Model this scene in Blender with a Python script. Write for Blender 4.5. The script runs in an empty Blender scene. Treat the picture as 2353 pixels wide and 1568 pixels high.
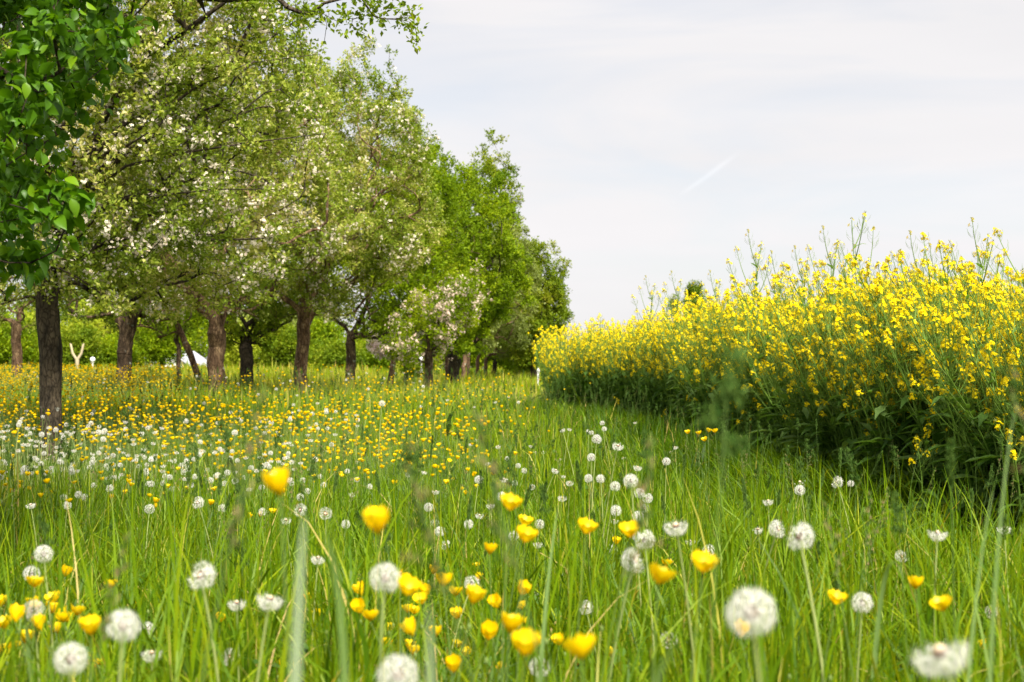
import bpy, math, random
import numpy as np
from mathutils import Vector, Matrix, noise, kdtree
R = math.radians
C = bpy.context.scene.collection

# ---------------------------------------------------------------- camera
K = 36.0 / 50.0 / 2353.0            # one photograph pixel (2353 wide) at one metre
CAMZ = 0.85
cam = bpy.data.cameras.new('camera')
camo = bpy.data.objects.new('camera', cam); C.objects.link(camo)
cam.lens = 50; cam.sensor_width = 36; cam.clip_start = 0.05; cam.clip_end = 6000
camo.location = (0, 0, CAMZ)
camo.rotation_euler = (R(90 + 0.66), 0, 0)
cam.dof.use_dof = True; cam.dof.focus_distance = 7.0; cam.dof.aperture_fstop = 6.3
bpy.context.scene.camera = camo

# ---------------------------------------------------------------- sky and sun
SUN_EL, SUN_AZ = 48, 156            # azimuth clockwise from +Y
W = bpy.data.worlds.new('World'); bpy.context.scene.world = W; W.use_nodes = True
nt = W.node_tree; nt.nodes.clear()
def N(nt, typ, **kw):
    n = nt.nodes.new(typ)
    for k, v in kw.items(): setattr(n, k, v)
    return n
sky = N(nt, 'ShaderNodeTexSky', sky_type='NISHITA'); sky.sun_disc = False
sky.sun_elevation = R(SUN_EL); sky.sun_rotation = R(SUN_AZ)
b1 = N(nt, 'ShaderNodeBackground'); b1.inputs[1].default_value = 0.052
b2 = N(nt, 'ShaderNodeBackground'); b2.inputs[1].default_value = 1.0
mixs = N(nt, 'ShaderNodeMixShader'); out = N(nt, 'ShaderNodeOutputWorld')
tc = N(nt, 'ShaderNodeTexCoord')
mp = N(nt, 'ShaderNodeMapping'); mp.inputs['Scale'].default_value = (1.0, 1.0, 6.0); mp.inputs['Rotation'].default_value = (0, R(9), 0)
nz = N(nt, 'ShaderNodeTexNoise'); nz.inputs['Scale'].default_value = 2.6; nz.inputs['Detail'].default_value = 5; nz.inputs['Roughness'].default_value = .5; nz.inputs['Distortion'].default_value = 1.1
rp = N(nt, 'ShaderNodeValToRGB')
rp.color_ramp.elements[0].position = .34; rp.color_ramp.elements[0].color = (.76, .76, .76, 1)
rp.color_ramp.elements[1].position = .60; rp.color_ramp.elements[1].color = (1, 1, 1, 1)
rc = N(nt, 'ShaderNodeValToRGB')
rc.color_ramp.elements[0].position = .3; rc.color_ramp.elements[0].color = (.300, .297, .304, 1)
rc.color_ramp.elements[1].position = .7; rc.color_ramp.elements[1].color = (.344, .335, .338, 1)
nz2 = N(nt, 'ShaderNodeTexNoise'); nz2.inputs['Scale'].default_value = 1.7; nz2.inputs['Detail'].default_value = 4
L = nt.links.new
L(tc.outputs['Generated'], mp.inputs[0]); L(mp.outputs[0], nz.inputs['Vector']); L(mp.outputs[0], nz2.inputs['Vector'])
L(nz.outputs['Fac'], rp.inputs[0]); L(nz2.outputs['Fac'], rc.inputs[0])
# a faint vapour trail: bright along one short arc of directions
def pdir(px, py):
    v = Vector(((px - 1176.5) * K, 1, (822 - py) * K)); return v.normalized()
ta, tb = pdir(1530, 470), pdir(1730, 330)
tm = ((ta + tb) / 2).normalized(); tl = (tb - ta).normalized(); tn = tm.cross(tl).normalized()
def dot(vec):
    n = N(nt, 'ShaderNodeVectorMath', operation='DOT_PRODUCT'); L(tc.outputs['Generated'], n.inputs[0]); n.inputs[1].default_value = vec; return n.outputs['Value']
def mth(op, a, b=None):
    n = N(nt, 'ShaderNodeMath', operation=op)
    for i, q in enumerate((a, b)):
        if q is None: continue
        if isinstance(q, (int, float)): n.inputs[i].default_value = q
        else: L(q, n.inputs[i])
    return n.outputs[0]
wob = mth('MULTIPLY', mth('SUBTRACT', nz.outputs['Fac'], .5), .004)
q1 = mth('POWER', mth('MULTIPLY', mth('ADD', dot(tn), wob), 1/.0016), 2.0)
q2 = mth('POWER', mth('MULTIPLY', dot(tl), 1/.020), 4.0)
g = mth('POWER', 2.718, mth('MULTIPLY', mth('ADD', q1, q2), -1.0))
g = mth('MULTIPLY', g, .03)
addc = N(nt, 'ShaderNodeMixRGB', blend_type='ADD'); addc.inputs[0].default_value = 1
L(rc.outputs[0], addc.inputs[1]); L(g, addc.inputs[2])
L(sky.outputs[0], b1.inputs[0]); L(addc.outputs[0], b2.inputs[0])
L(rp.outputs[0], mixs.inputs[0]); L(b1.outputs[0], mixs.inputs[1]); L(b2.outputs[0], mixs.inputs[2]); L(mixs.outputs[0], out.inputs[0])

sl = bpy.data.lights.new('sun', 'SUN'); sl.energy = 4.5; sl.angle = R(20); sl.color = (1, .93, .80)
so = bpy.data.objects.new('sun', sl); C.objects.link(so)
sd = Vector((math.sin(R(SUN_AZ)) * math.cos(R(SUN_EL)), math.cos(R(SUN_AZ)) * math.cos(R(SUN_EL)), math.sin(R(SUN_EL))))
so.rotation_euler = sd.to_track_quat('Z', 'Y').to_euler(); so.location = (10, -10, 20)
vs = bpy.context.scene.view_settings
vs.view_transform = 'Standard'; vs.look = 'None'; vs.exposure = 1.5; vs.gamma = 1

# ---------------------------------------------------------------- helpers
rng = np.random.default_rng(7)
def terrain(x, y):
    x = np.asarray(x, float); y = np.asarray(y, float)
    d = np.hypot(x, y)
    dip = -0.27 * np.exp(-((d - 12) / 7.0) ** 2) - 0.07 * (1 - np.exp(-(d / 30) ** 2))
    und = 0.035 * np.sin(x * .55 + 1.3) * np.cos(y * .43) + .02 * np.sin(x * 1.7) * np.sin(y * 1.3 + .5)
    u = np.clip((y - 84) / 26, 0, 1)
    return dip + und * np.clip(d / 6, 0, 1) - 2.2 * u * u * (3 - 2 * u)
def tz(x, y): return float(terrain(x, y))
def at(px, py, Y): return Vector(((px - 1176.5) * K * Y, Y, CAMZ + (822 - py) * K * Y))

def mesh_np(name, V, F, mats, rnd=None, mi=None, smooth=False):
    """V (n,3); F array (m,3|4) or list of such arrays."""
    Fs = F if isinstance(F, list) else [F]
    Fs = [f for f in Fs if len(f)]
    me = bpy.data.meshes.new(name)
    V = np.ascontiguousarray(V, dtype=np.float32)
    me.vertices.add(len(V)); me.vertices.foreach_set('co', V.ravel())
    li = np.concatenate([f.ravel() for f in Fs]).astype(np.int32)
    tot = np.concatenate([np.full(len(f), f.shape[1], np.int32) for f in Fs])
    st = np.concatenate([[0], np.cumsum(tot)[:-1]]).astype(np.int32)
    me.loops.add(len(li)); me.loops.foreach_set('vertex_index', li)
    me.polygons.add(len(tot)); me.polygons.foreach_set('loop_start', st)
    try: me.polygons.foreach_set('loop_total', tot)
    except Exception: pass
    for m in (mats if isinstance(mats, (list, tuple)) else [mats]): me.materials.append(m)
    if mi is not None: me.polygons.foreach_set('material_index', np.asarray(mi, np.int32))
    me.polygons.foreach_set('use_smooth', np.full(len(tot), smooth))
    if rnd is not None:
        a = me.attributes.new('rnd', 'FLOAT', 'POINT'); a.data.foreach_set('value', np.ascontiguousarray(rnd, dtype=np.float32))
    me.update(calc_edges=True)
    return me
def link(name, me, parent=None, label=None, cat=None, group=None, kind=None):
    o = bpy.data.objects.new(name, me); C.objects.link(o)
    if parent: o.parent = parent
    tag(o, label, cat, group, kind)
    return o
def tag(o, label=None, cat=None, group=None, kind=None):
    if label: o['label'] = label
    if cat: o['category'] = cat
    if group: o['group'] = group
    if kind: o['kind'] = kind
    return o
def thing(name, loc, label, cat, group=None, rz=0):
    o = bpy.data.objects.new(name, None); C.objects.link(o)
    o.location = loc; o.rotation_euler = (0, 0, rz); o.empty_display_size = .1
    return tag(o, label, cat, group)

class MB:
    """collects arrays of vertices, faces, random values and material slots"""
    def __init__(s): s.v = []; s.q = []; s.t = []; s.r = []; s.n = 0; s.mq = []; s.mt = []
    def add(s, V, F, r=None, m=0):
        V = np.asarray(V, float).reshape(-1, 3); F = np.asarray(F, int)
        if len(F) == 0: return
        s.v.append(V)
        if F.shape[1] == 4: s.q.append(F + s.n); s.mq.append(np.full(len(F), m))
        else: s.t.append(F + s.n); s.mt.append(np.full(len(F), m))
        s.r.append(np.full(len(V), .5) if r is None else np.broadcast_to(r, (len(V),)))
        s.n += len(V)
    def mesh(s, name, mats, smooth=False):
        Fs = []; mi = []
        if s.q: Fs.append(np.concatenate(s.q)); mi.append(np.concatenate(s.mq))
        if s.t: Fs.append(np.concatenate(s.t)); mi.append(np.concatenate(s.mt))
        return mesh_np(name, np.concatenate(s.v), Fs, mats, np.concatenate(s.r), np.concatenate(mi), smooth)

def norm(a): return a / np.maximum(np.linalg.norm(a, axis=-1, keepdims=True), 1e-9)
def tube(P, r, sides=6, cap=True):
    P = np.asarray(P, float); n = len(P); r = np.broadcast_to(np.asarray(r, float), (n,))
    T = norm(np.gradient(P, axis=0))
    ref = np.array([1, 0, 0.]) if abs(T[0][0]) < .8 else np.array([0, 1., 0])
    U = norm(np.cross(T, ref)); Wv = np.cross(T, U)
    a = np.arange(sides) * 2 * math.pi / sides
    V = P[:, None] + r[:, None, None] * (np.cos(a)[None, :, None] * U[:, None] + np.sin(a)[None, :, None] * Wv[:, None])
    i = np.arange(n - 1)[:, None] * sides; j = np.arange(sides)[None]; j2 = (j + 1) % sides
    F = np.stack([i + j, i + j2, i + sides + j2, i + sides + j], -1).reshape(-1, 4)
    return V.reshape(-1, 3), F
def stamp(mb, TV, TF, pos, ax, up, scale, r=None, m=0):
    """stamp template (y = along axis, z = normal) at many places"""
    pos = np.asarray(pos, float); n = len(pos)
    if n == 0: return
    ay = norm(np.asarray(ax, float)); az = norm(np.cross(np.cross(ay, up), ay) + 1e-6); axx = np.cross(ay, az)
    sc = np.broadcast_to(np.asarray(scale, float), (n,))[:, None, None]
    TV = np.asarray(TV, float)
    V = pos[:, None] + sc * (TV[None, :, 0:1] * axx[:, None] + TV[None, :, 1:2] * ay[:, None] + TV[None, :, 2:3] * az[:, None])
    F = np.asarray(TF)[None] + (np.arange(n) * len(TV))[:, None, None]
    rr = None if r is None else np.repeat(np.broadcast_to(r, (n,)), len(TV))
    mb.add(V.reshape(-1, 3), F.reshape(-1, np.asarray(TF).shape[1]), rr, m)
def rdir(n, zb=0., zs=1.):
    v = rng.normal(size=(n, 3)); v[:, 2] = v[:, 2] * zs; v = norm(v); v[:, 2] += zb; return norm(v)

# ---------------------------------------------------------------- materials
def ramp_mat(name, stops, rough=.5, trans=.35, spec=.3, bump=None, tcol=None):
    """colour picked along stops by the per-leaf value 'rnd'"""
    m = bpy.data.materials.new(name); m.use_nodes = True; t = m.node_tree; t.nodes.clear()
    at_ = N(t, 'ShaderNodeAttribute', attribute_name='rnd')
    cr = N(t, 'ShaderNodeValToRGB'); e = cr.color_ramp.elements
    while len(e) > 1: e.remove(e[-1])
    e[0].position = stops[0][0]; e[0].color = (*stops[0][1], 1)
    for p, c in stops[1:]:
        k = e.new(p); k.color = (*c, 1)
    p = N(t, 'ShaderNodeBsdfPrincipled'); p.inputs['Roughness'].default_value = rough; p.inputs['Specular IOR Level'].default_value = spec
    o = N(t, 'ShaderNodeOutputMaterial')
    t.links.new(at_.outputs['Fac'], cr.inputs[0]); t.links.new(cr.outputs[0], p.inputs['Base Color'])
    if trans > 0:
        tr = N(t, 'ShaderNodeBsdfTranslucent'); mx = N(t, 'ShaderNodeMixShader'); mx.inputs[0].default_value = trans
        mul = N(t, 'ShaderNodeMixRGB', blend_type='MULTIPLY'); mul.inputs[0].default_value = 1; mul.inputs[2].default_value = (*(tcol or (1.5, 1.45, .6)), 1)
        t.links.new(cr.outputs[0], mul.inputs[1]); t.links.new(mul.outputs[0], tr.inputs[0])
        t.links.new(p.outputs[0], mx.inputs[1]); t.links.new(tr.outputs[0], mx.inputs[2]); t.links.new(mx.outputs[0], o.inputs[0])
    else: t.links.new(p.outputs[0], o.inputs[0])
    return m
def noise_mat(name, c1, c2, scale=8, rough=.85, stretch=(1, 1, 1), bump=.4, c3=None, bscale=None, lo=.35, hi=.65, spots=None, dist=.02):
    m = bpy.data.materials.new(name); m.use_nodes = True; t = m.node_tree; p = t.nodes['Principled BSDF']
    tcn = N(t, 'ShaderNodeTexCoord'); mpn = N(t, 'ShaderNodeMapping'); mpn.inputs['Scale'].default_value = stretch
    nn = N(t, 'ShaderNodeTexNoise'); nn.inputs['Scale'].default_value = scale; nn.inputs['Detail'].default_value = 8; nn.inputs['Roughness'].default_value = .65
    cr = N(t, 'ShaderNodeValToRGB'); cr.color_ramp.elements[0].position = lo; cr.color_ramp.elements[1].position = hi
    cr.color_ramp.elements[0].color = (*c1, 1); cr.color_ramp.elements[1].color = (*c2, 1)
    if c3: k = cr.color_ramp.elements.new((lo + hi) / 2); k.color = (*c3, 1)
    L_ = t.links.new
    L_(tcn.outputs['Object'], mpn.inputs[0]); L_(mpn.outputs[0], nn.inputs['Vector']); L_(nn.outputs['Fac'], cr.inputs[0])
    col = cr.outputs[0]
    if spots:
        n2 = N(t, 'ShaderNodeTexNoise'); n2.inputs['Scale'].default_value = spots[1]; n2.inputs['Detail'].default_value = 3
        c2r = N(t, 'ShaderNodeValToRGB'); c2r.color_ramp.elements[0].position = spots[2]; c2r.color_ramp.elements[1].position = spots[2] + .04
        mx = N(t, 'ShaderNodeMixRGB'); L_(tcn.outputs['Object'], n2.inputs['Vector']); L_(n2.outputs['Fac'], c2r.inputs[0]); L_(c2r.outputs[0], mx.inputs[0])
        L_(col, mx.inputs[1]); mx.inputs[2].default_value = (*spots[0], 1); col = mx.outputs[0]
    if name.endswith('bark'):
        vc = N(t, 'ShaderNodeTexVoronoi', feature='DISTANCE_TO_EDGE'); vc.inputs['Scale'].default_value = 26
        wm = N(t, 'ShaderNodeMixRGB'); wm.inputs[0].default_value = .10; L_(mpn.outputs[0], wm.inputs[1]); L_(nn.outputs['Color'], wm.inputs[2]); L_(wm.outputs[0], vc.inputs['Vector'])
        vr = N(t, 'ShaderNodeValToRGB'); vr.color_ramp.elements[0].color = (.30, .28, .26, 1); vr.color_ramp.elements[1].position = .16; L_(vc.outputs['Distance'], vr.inputs[0])
        mm = N(t, 'ShaderNodeMixRGB', blend_type='MULTIPLY'); mm.inputs[0].default_value = 1; L_(col, mm.inputs[1]); L_(vr.outputs[0], mm.inputs[2]); col = mm.outputs[0]
    L_(col, p.inputs['Base Color'])
    p.inputs['Roughness'].default_value = rough; p.inputs['Specular IOR Level'].default_value = .2
    if bump:
        vo = N(t, 'ShaderNodeTexNoise'); vo.inputs['Scale'].default_value = bscale or scale * 2; vo.inputs['Detail'].default_value = 6
        bp = N(t, 'ShaderNodeBump'); bp.inputs['Strength'].default_value = bump; bp.inputs['Distance'].default_value = dist
        L_(mpn.outputs[0], vo.inputs['Vector']); L_(vo.outputs['Fac'], bp.inputs['Height']); L_(bp.outputs[0], p.inputs['Normal'])
    return m
M = {}
M['grass'] = ramp_mat('grass_blades', [(0, (.016, .050, .002)), (.3, (.055, .125, .002)), (.55, (.14, .235, .003)), (.78, (.27, .32, .008)), (.92, (.42, .38, .08)), (1, (.46, .34, .14))], .45, .42, .16, tcol=(1.55, 1.3, .3))
M['grasshead'] = ramp_mat('grass_seed', [(0, (.03, .075, .012)), (.5, (.09, .15, .03)), (.8, (.20, .22, .07)), (1, (.22, .14, .09))], .8, .25, .08)
M['apple'] = ramp_mat('apple_leaf', [(0, (.055, .10, .008)), (.35, (.15, .22, .018)), (.62, (.29, .34, .05)), (.82, (.48, .45, .17)), (1, (.68, .58, .36))], .6, .42, .14)
M['olive'] = ramp_mat('olive_leaf', [(0, (.08, .12, .006)), (.35, (.20, .25, .014)), (.62, (.35, .35, .035)), (.82, (.50, .43, .12)), (1, (.64, .52, .25))], .6, .42, .14)
M['bright'] = ramp_mat('bright_leaf', [(0, (.055, .11, .002)), (.45, (.17, .26, .004)), (.8, (.30, .36, .008)), (1, (.42, .44, .03))], .6, .46, .14)
M['lime'] = ramp_mat('lime_leaf', [(0, (.18, .24, .012)), (.45, (.34, .40, .03)), (.8, (.46, .50, .06)), (1, (.54, .52, .14))], .6, .48, .14)
M['silver'] = ramp_mat('silver_leaf', [(0, (.12, .16, .035)), (.5, (.22, .27, .06)), (1, (.34, .36, .14))], .5, .42, .3)
M['dark'] = ramp_mat('dark_leaf', [(0, (.05, .10, .003)), (.5, (.15, .22, .008)), (.85, (.27, .30, .018)), (1, (.36, .33, .05))], .6, .42, .14)
M['pear'] = ramp_mat('pear_leaf', [(0, (.03, .09, .003)), (.5, (.07, .17, .004)), (.85, (.17, .29, .006)), (1, (.30, .42, .015))], .42, .38, .25)
M['blossom'] = ramp_mat('blossom_petal', [(0, (.72, .66, .54)), (.6, (.74, .67, .56)), (1, (.64, .48, .40))], .6, .3, .1, tcol=(1, 1, .92))
M['cream'] = ramp_mat('creamy_blossom_petal', [(0, (.66, .56, .46)), (.6, (.66, .52, .44)), (1, (.60, .38, .36))], .6, .3, .1, tcol=(1, 1, .95))
M['pink'] = ramp_mat('pink_blossom_petal', [(0, (.82, .74, .70)), (.6, (.78, .62, .60)), (1, (.66, .40, .44))], .6, .3, .2, tcol=(1, 1, .95))
M['bark'] = noise_mat('apple_bark', (.04, .028, .018), (.24, .17, .105), 9, .9, (1, 1, .35), .9, (.07, .047, .03), 16, spots=((.30, .32, .27), 7, .66), dist=.04)
M['barkw'] = noise_mat('warm_bark', (.08, .05, .028), (.38, .26, .15), 9, .9, (1, 1, .35), .9, (.15, .09, .055), 16, spots=((.34, .33, .28), 8, .66), dist=.04)
M['barkd'] = noise_mat('dark_bark', (.016, .013, .009), (.10, .078, .052), 9, .9, (1, 1, .4), .9, None, 16, spots=((.24, .25, .22), 9, .68), dist=.05)
M['butter'] = ramp_mat('buttercup_petal', [(0, (.84, .58, .001)), (.5, (.88, .66, .002)), (1, (.90, .72, .01))], .4, .45, .25, tcol=(1, .97, .4))
M['buttercentre'] = ramp_mat('buttercup_centre', [(0, (.45, .40, .03)), (1, (.75, .42, .01))], .7, .1, .2, tcol=(1, 1, .6))
M['stem'] = ramp_mat('green_stem', [(0, (.07, .14, .03)), (1, (.17, .24, .06))], .55, .2, .3)
M['palestem'] = ramp_mat('dandelion_stem', [(0, (.20, .27, .08)), (.6, (.32, .36, .13)), (1, (.36, .24, .14))], .5, .3, .3)
M['pappus'] = ramp_mat('dandelion_down', [(0, (.86, .85, .80)), (1, (.92, .91, .88))], .8, .5, .1, tcol=(1, 1, .98))
M['seed'] = ramp_mat('dandelion_seed', [(0, (.10, .05, .03)), (1, (.20, .12, .07))], .8, 0, .1)
M['knob'] = ramp_mat('dandelion_knob', [(0, (.55, .42, .30)), (1, (.68, .55, .40))], .8, .1, .1, tcol=(1, 1, 1))
M['rape'] = ramp_mat('rape_petal', [(0, (.72, .34, .001)), (.10, (.86, .60, .001)), (.6, (.88, .70, .002)), (1, (.90, .78, .012))], .6, .42, .10, tcol=(1.02, 1.0, .4))
M['rapestem'] = ramp_mat('rape_stem', [(0, (.07, .14, .02)), (.6, (.13, .23, .03)), (1, (.20, .28, .05))], .5, .2, .2)
M['rapeleaf'] = ramp_mat('rape_leaf', [(0, (.06, .14, .02)), (.6, (.11, .21, .04)), (1, (.17, .28, .08))], .5, .42, .25)
M['rapebud'] = ramp_mat('rape_bud', [(0, (.10, .15, .03)), (.6, (.25, .27, .04)), (1, (.35, .22, .04))], .6, .1, .2)
M['ground'] = noise_mat('meadow_soil', (.03, .045, .012), (.075, .10, .022), .9, 1, (1, 1, 1), .6, (.055, .075, .018), 6)
def flat(name, c, rough=.7, n=.12):
    return noise_mat(name, tuple(v * (1 - n) for v in c), tuple(min(1, v * (1 + n)) for v in c), 3, rough, (1, 1, 1), .1)
print('setup ok')

# ---------------------------------------------------------------- ground
def make_ground():
    rad = np.concatenate([[0], np.geomspace(.5, 70, 90), np.geomspace(80, 3500, 25)])
    na = 180; a = np.arange(na) * 2 * math.pi / na
    X = rad[:, None] * np.cos(a); Y = rad[:, None] * np.sin(a)
    V = np.stack([X, Y, terrain(X, Y)], -1).reshape(-1, 3)
    i = np.arange(len(rad) - 1)[:, None] * na; j = np.arange(na)[None]; j2 = (j + 1) % na
    F = np.stack([i + j, i + na + j, i + na + j2, i + j2], -1).reshape(-1, 4)
    link('ground', mesh_np('ground', V, F, M['ground'], smooth=True), kind='structure')
make_ground()

# edge of the rape field (x as a function of depth)
EY = np.array([0., 3.0, 6.0, 8.2, 14.0, 18.5, 24, 30, 41]); EX = np.array([4.3, 3.6, 3.0, 2.66, 2.20, 1.86, .62, -1.0, -5])
def edge_x(y): return np.interp(y, EY, EX)

# ---------------------------------------------------------------- grass
def pnoise(x, y, s, seed=0):
    """cheap smooth value noise, 0..1"""
    v = (np.sin(x * s * 1.3 + seed) * np.cos(y * s * 1.1 - seed * 1.7) + np.sin((x + y) * s * .7 + 2.1 + seed) * .8 + np.cos((x * .6 - y) * s * 1.9 + seed * 3) * .5)
    return .5 + v / 4.6
def blades(mb, x, y, h, w, S, bend, r, lean=None, face=None):
    n = len(x); z = terrain(x, y) - .01
    az = rng.uniform(0, 2 * math.pi, n) if lean is None else lean
    th0 = rng.normal(0, .20, n); d = np.stack([np.cos(az), np.sin(az), np.zeros(n)], 1)
    fa = az + math.pi / 2 + rng.normal(0, .7, n); sd_ = np.stack([np.cos(fa), np.sin(fa), np.zeros(n)], 1)
    P = np.stack([x, y, z], 1); V = np.zeros((n, S + 1, 2, 3))
    for k in range(S + 1):
        t = k / S
        wd = w * (1 - t ** 2.2) * (.75 + .5 * min(t * 3, 1)) + .0004
        V[:, k, 0] = P - sd_ * wd[:, None] / 2; V[:, k, 1] = P + sd_ * wd[:, None] / 2
        th = th0 + bend * ((k + .5) / S) ** 1.6
        P = P + (d * np.sin(th)[:, None] + np.array([0, 0, 1.]) * np.cos(th)[:, None]) * (h / S)[:, None]
    b = (np.arange(n) * (S + 1) * 2)[:, None]; k = (np.arange(S) * 2)[None]
    F = np.stack([b + k, b + k + 1, b + k + 3, b + k + 2], -1).reshape(-1, 4)
    mb.add(V.reshape(-1, 3), F, np.repeat(r, (S + 1) * 2))
def wedge(n, y0, y1, marg=1.2, power=1):
    Y = np.sqrt(rng.uniform(y0 ** 2, y1 ** 2, n)); half = .375 * Y + marg
    X = rng.uniform(-1, 1, n) * half
    return X, Y
def make_grass():
    mb = MB()
    def zone(y0, y1, dens, S, hm, hs, wm, marg, bend=.9):
        area = .375 * (y1 ** 2 - y0 ** 2) + 2 * marg * (y1 - y0)
        n = int(area * dens)
        nc = n // 7
        cx, cy = wedge(nc, y0, y1, marg)
        x = np.repeat(cx, 7); y = np.repeat(cy, 7); sp = .035 if y1 < 22 else .12
        x = x + rng.normal(0, sp, len(x)); y = y + rng.normal(0, sp, len(y)); n = len(x)
        inside = x > edge_x(y) + .5
        gap = edge_x(y) - x; lush = np.exp(-((gap - .75) / .60) ** 2) * (y < 24) * np.clip((y - 8.6) / 1.2, 0, 1); nearr = np.where(y < 9.6, np.clip(1.35 - gap / 1.1, 0, 1), np.clip(1 - gap / .42, 0, 1)) * (y > 4.6) * (gap > -1.5)
        h0_ = np.where((y > 13) & (gap < 1.5), .72, 1.0)
        hc = np.repeat(np.clip(rng.normal(1, .30, nc), .4, 1.7), 7)
        h = h0_ * hm * np.minimum(hc, 1.35) * np.clip(rng.normal(1, hs, n), .35, 1.4) * (1 + .40 * lush) * (1 - .62 * nearr) * (.72 + .5 * pnoise(x, y, .9, 2))
        w = wm * np.clip(rng.normal(1, .45, n), .35, 2.6) * (1 + .3 * lush)
        bd = np.abs(rng.normal(0, bend, n)) * (1 + .6 * lush)
        r = np.clip(rng.beta(2.0, 2.8, n) * .58 + np.repeat(rng.beta(2, 2.6, nc), 7) * .30 + .14 * pnoise(x, y, .35, 5) + .26 * np.clip((y - 10) / 18, 0, 1) - .30 * lush, 0, .9)
        dry = rng.random(n) < (.03 + .05 * np.clip((y - 12) / 15, 0, 1)); r = np.where(dry, rng.uniform(.88, 1, n), r)
        kp = ~inside | (rng.random(n) < .35)
        h = np.where((np.abs(x + 4.70 * y / 14.5) < .8) & (y > 9.5) & (y < 15), h * .42, h)
        if y1 < 8:      # blades lean aside in front of the open flowers that stand in plain view
            bpx = 1176.5 + x / y / K; zt = np.full(n, 99.)
            for hx, hy, hY, hr in HEROES:
                m_ = (np.abs(bpx - hx) < hr) & (y < hY - .03); zt[m_] = np.minimum(zt[m_], CAMZ + (822 - hy - hr) * K * y[m_])
            hmax = np.maximum(zt - terrain(x, y), .06); h = np.where(rng.random(n) < .88, np.minimum(h, hmax * 1.02), h)
        # keep a little clearing right in front of the lens
        kp &= ~((y < 1.15) & (h > .38))
        blades(mb, x[kp], y[kp], h[kp], w[kp], S, bd[kp], r[kp])
    zone(.45, 3, 2400, 6, .37, .32, .0052, .9, 1.4)
    zone(.6, 2.6, 130, 7, .42, .2, .0095, .8, 1.5)
    zone(.9, 4, 38, 7, .54, .12, .0050, .8, .9)
    zone(3, 7.5, 2100, 6, .32, .34, .0048, 1.0, 1.7)
    zone(7.5, 16, 900, 4, .29, .30, .0065, 1.4, 1.1)
    zone(16, 32, 280, 3, .31, .28, .011, 2.0, .9)
    zone(32, 62, 75, 3, .40, .25, .020, 3.5, .6)
    zone(62, 125, 14, 2, .45, .25, .05, 5, .6)
    nt_ = 260; ty = rng.uniform(9.0, 23, nt_); tx = edge_x(ty) - np.abs(rng.normal(.45, .42, nt_)) - .05      # lush arching tufts on the bank before the rape
    for cx, cy in zip(tx, ty):
        m_ = 70; a = rng.normal(math.pi * 1.15, 1.1, m_); x = cx + rng.normal(0, .07, m_); y = cy + rng.normal(0, .07, m_)
        blades(mb, x, y, rng.uniform(.30, .62, m_) * rng.uniform(.8, 1.1) * (1 if cy < 12.5 else .68), rng.uniform(.004, .009, m_), 8, rng.uniform(1.2, 2.5, m_), np.clip(rng.normal(.38, .14, m_), 0, .85), lean=a)
    link('grass', mb.mesh('grass', M['grass']), label='tall green meadow grass covering the whole orchard floor', cat='grass', kind='stuff')
HEROES = []

# ---------------------------------------------------------------- generic geometry-node scatter (only for stuff)
def scatter(name, variants, pos, rz, tilt, scale, idx, label, cat):
    """variants: list of lists of part objects; pos (n,3)"""
    n = len(pos); me = bpy.data.meshes.new(name)
    me.vertices.add(n); me.vertices.foreach_set('co', np.ascontiguousarray(pos, dtype=np.float32).ravel())
    a = me.attributes.new('rot', 'FLOAT_VECTOR', 'POINT'); rot = np.zeros((n, 3), np.float32); rot[:, 0] = tilt[:, 0]; rot[:, 1] = tilt[:, 1]; rot[:, 2] = rz
    a.data.foreach_set('vector', rot.ravel())
    a = me.attributes.new('sc', 'FLOAT', 'POINT'); a.data.foreach_set('value', scale.astype(np.float32))
    a = me.attributes.new('vi', 'INT', 'POINT'); a.data.foreach_set('value', idx.astype(np.int32))
    o = link(name, me, label=label, cat=cat, kind='stuff')
    g = bpy.data.node_groups.new(name + '_scatter', 'GeometryNodeTree')
    g.interface.new_socket('Geometry', in_out='INPUT', socket_type='NodeSocketGeometry'); g.interface.new_socket('Geometry', in_out='OUTPUT', socket_type='NodeSocketGeometry')
    gi = g.nodes.new('NodeGroupInput'); go = g.nodes.new('NodeGroupOutput')
    iop = g.nodes.new('GeometryNodeInstanceOnPoints'); jall = g.nodes.new('GeometryNodeJoinGeometry')
    # joined inputs come out last-linked first, so link in reverse to keep the order irrelevant
    for parts in variants:
        j = g.nodes.new('GeometryNodeJoinGeometry')
        for p in parts:
            oi = g.nodes.new('GeometryNodeObjectInfo'); oi.transform_space = 'ORIGINAL'; oi.inputs['Object'].default_value = p
            g.links.new(oi.outputs['Geometry'], j.inputs[0])
        ti = g.nodes.new('GeometryNodeGeometryToInstance'); g.links.new(j.outputs[0], ti.inputs[0]); g.links.new(ti.outputs[0], jall.inputs[0])
    def attr(nm, dt):
        n_ = g.nodes.new('GeometryNodeInputNamedAttribute'); n_.data_type = dt; n_.inputs['Name'].default_value = nm; return n_.outputs['Attribute']
    g.links.new(gi.outputs[0], iop.inputs['Points']); g.links.new(jall.outputs[0], iop.inputs['Instance'])
    iop.inputs['Pick Instance'].default_value = True
    g.links.new(attr('vi', 'INT'), iop.inputs['Instance Index'])
    e2r = g.nodes.new('FunctionNodeEulerToRotation'); g.links.new(attr('rot', 'FLOAT_VECTOR'), e2r.inputs[0]); g.links.new(e2r.outputs[0], iop.inputs['Rotation'])
    g.links.new(attr('sc', 'FLOAT'), iop.inputs['Scale']); g.links.new(iop.outputs[0], go.inputs[0])
    md = o.modifiers.new('scatter', 'NODES'); md.node_group = g
    return o
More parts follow.
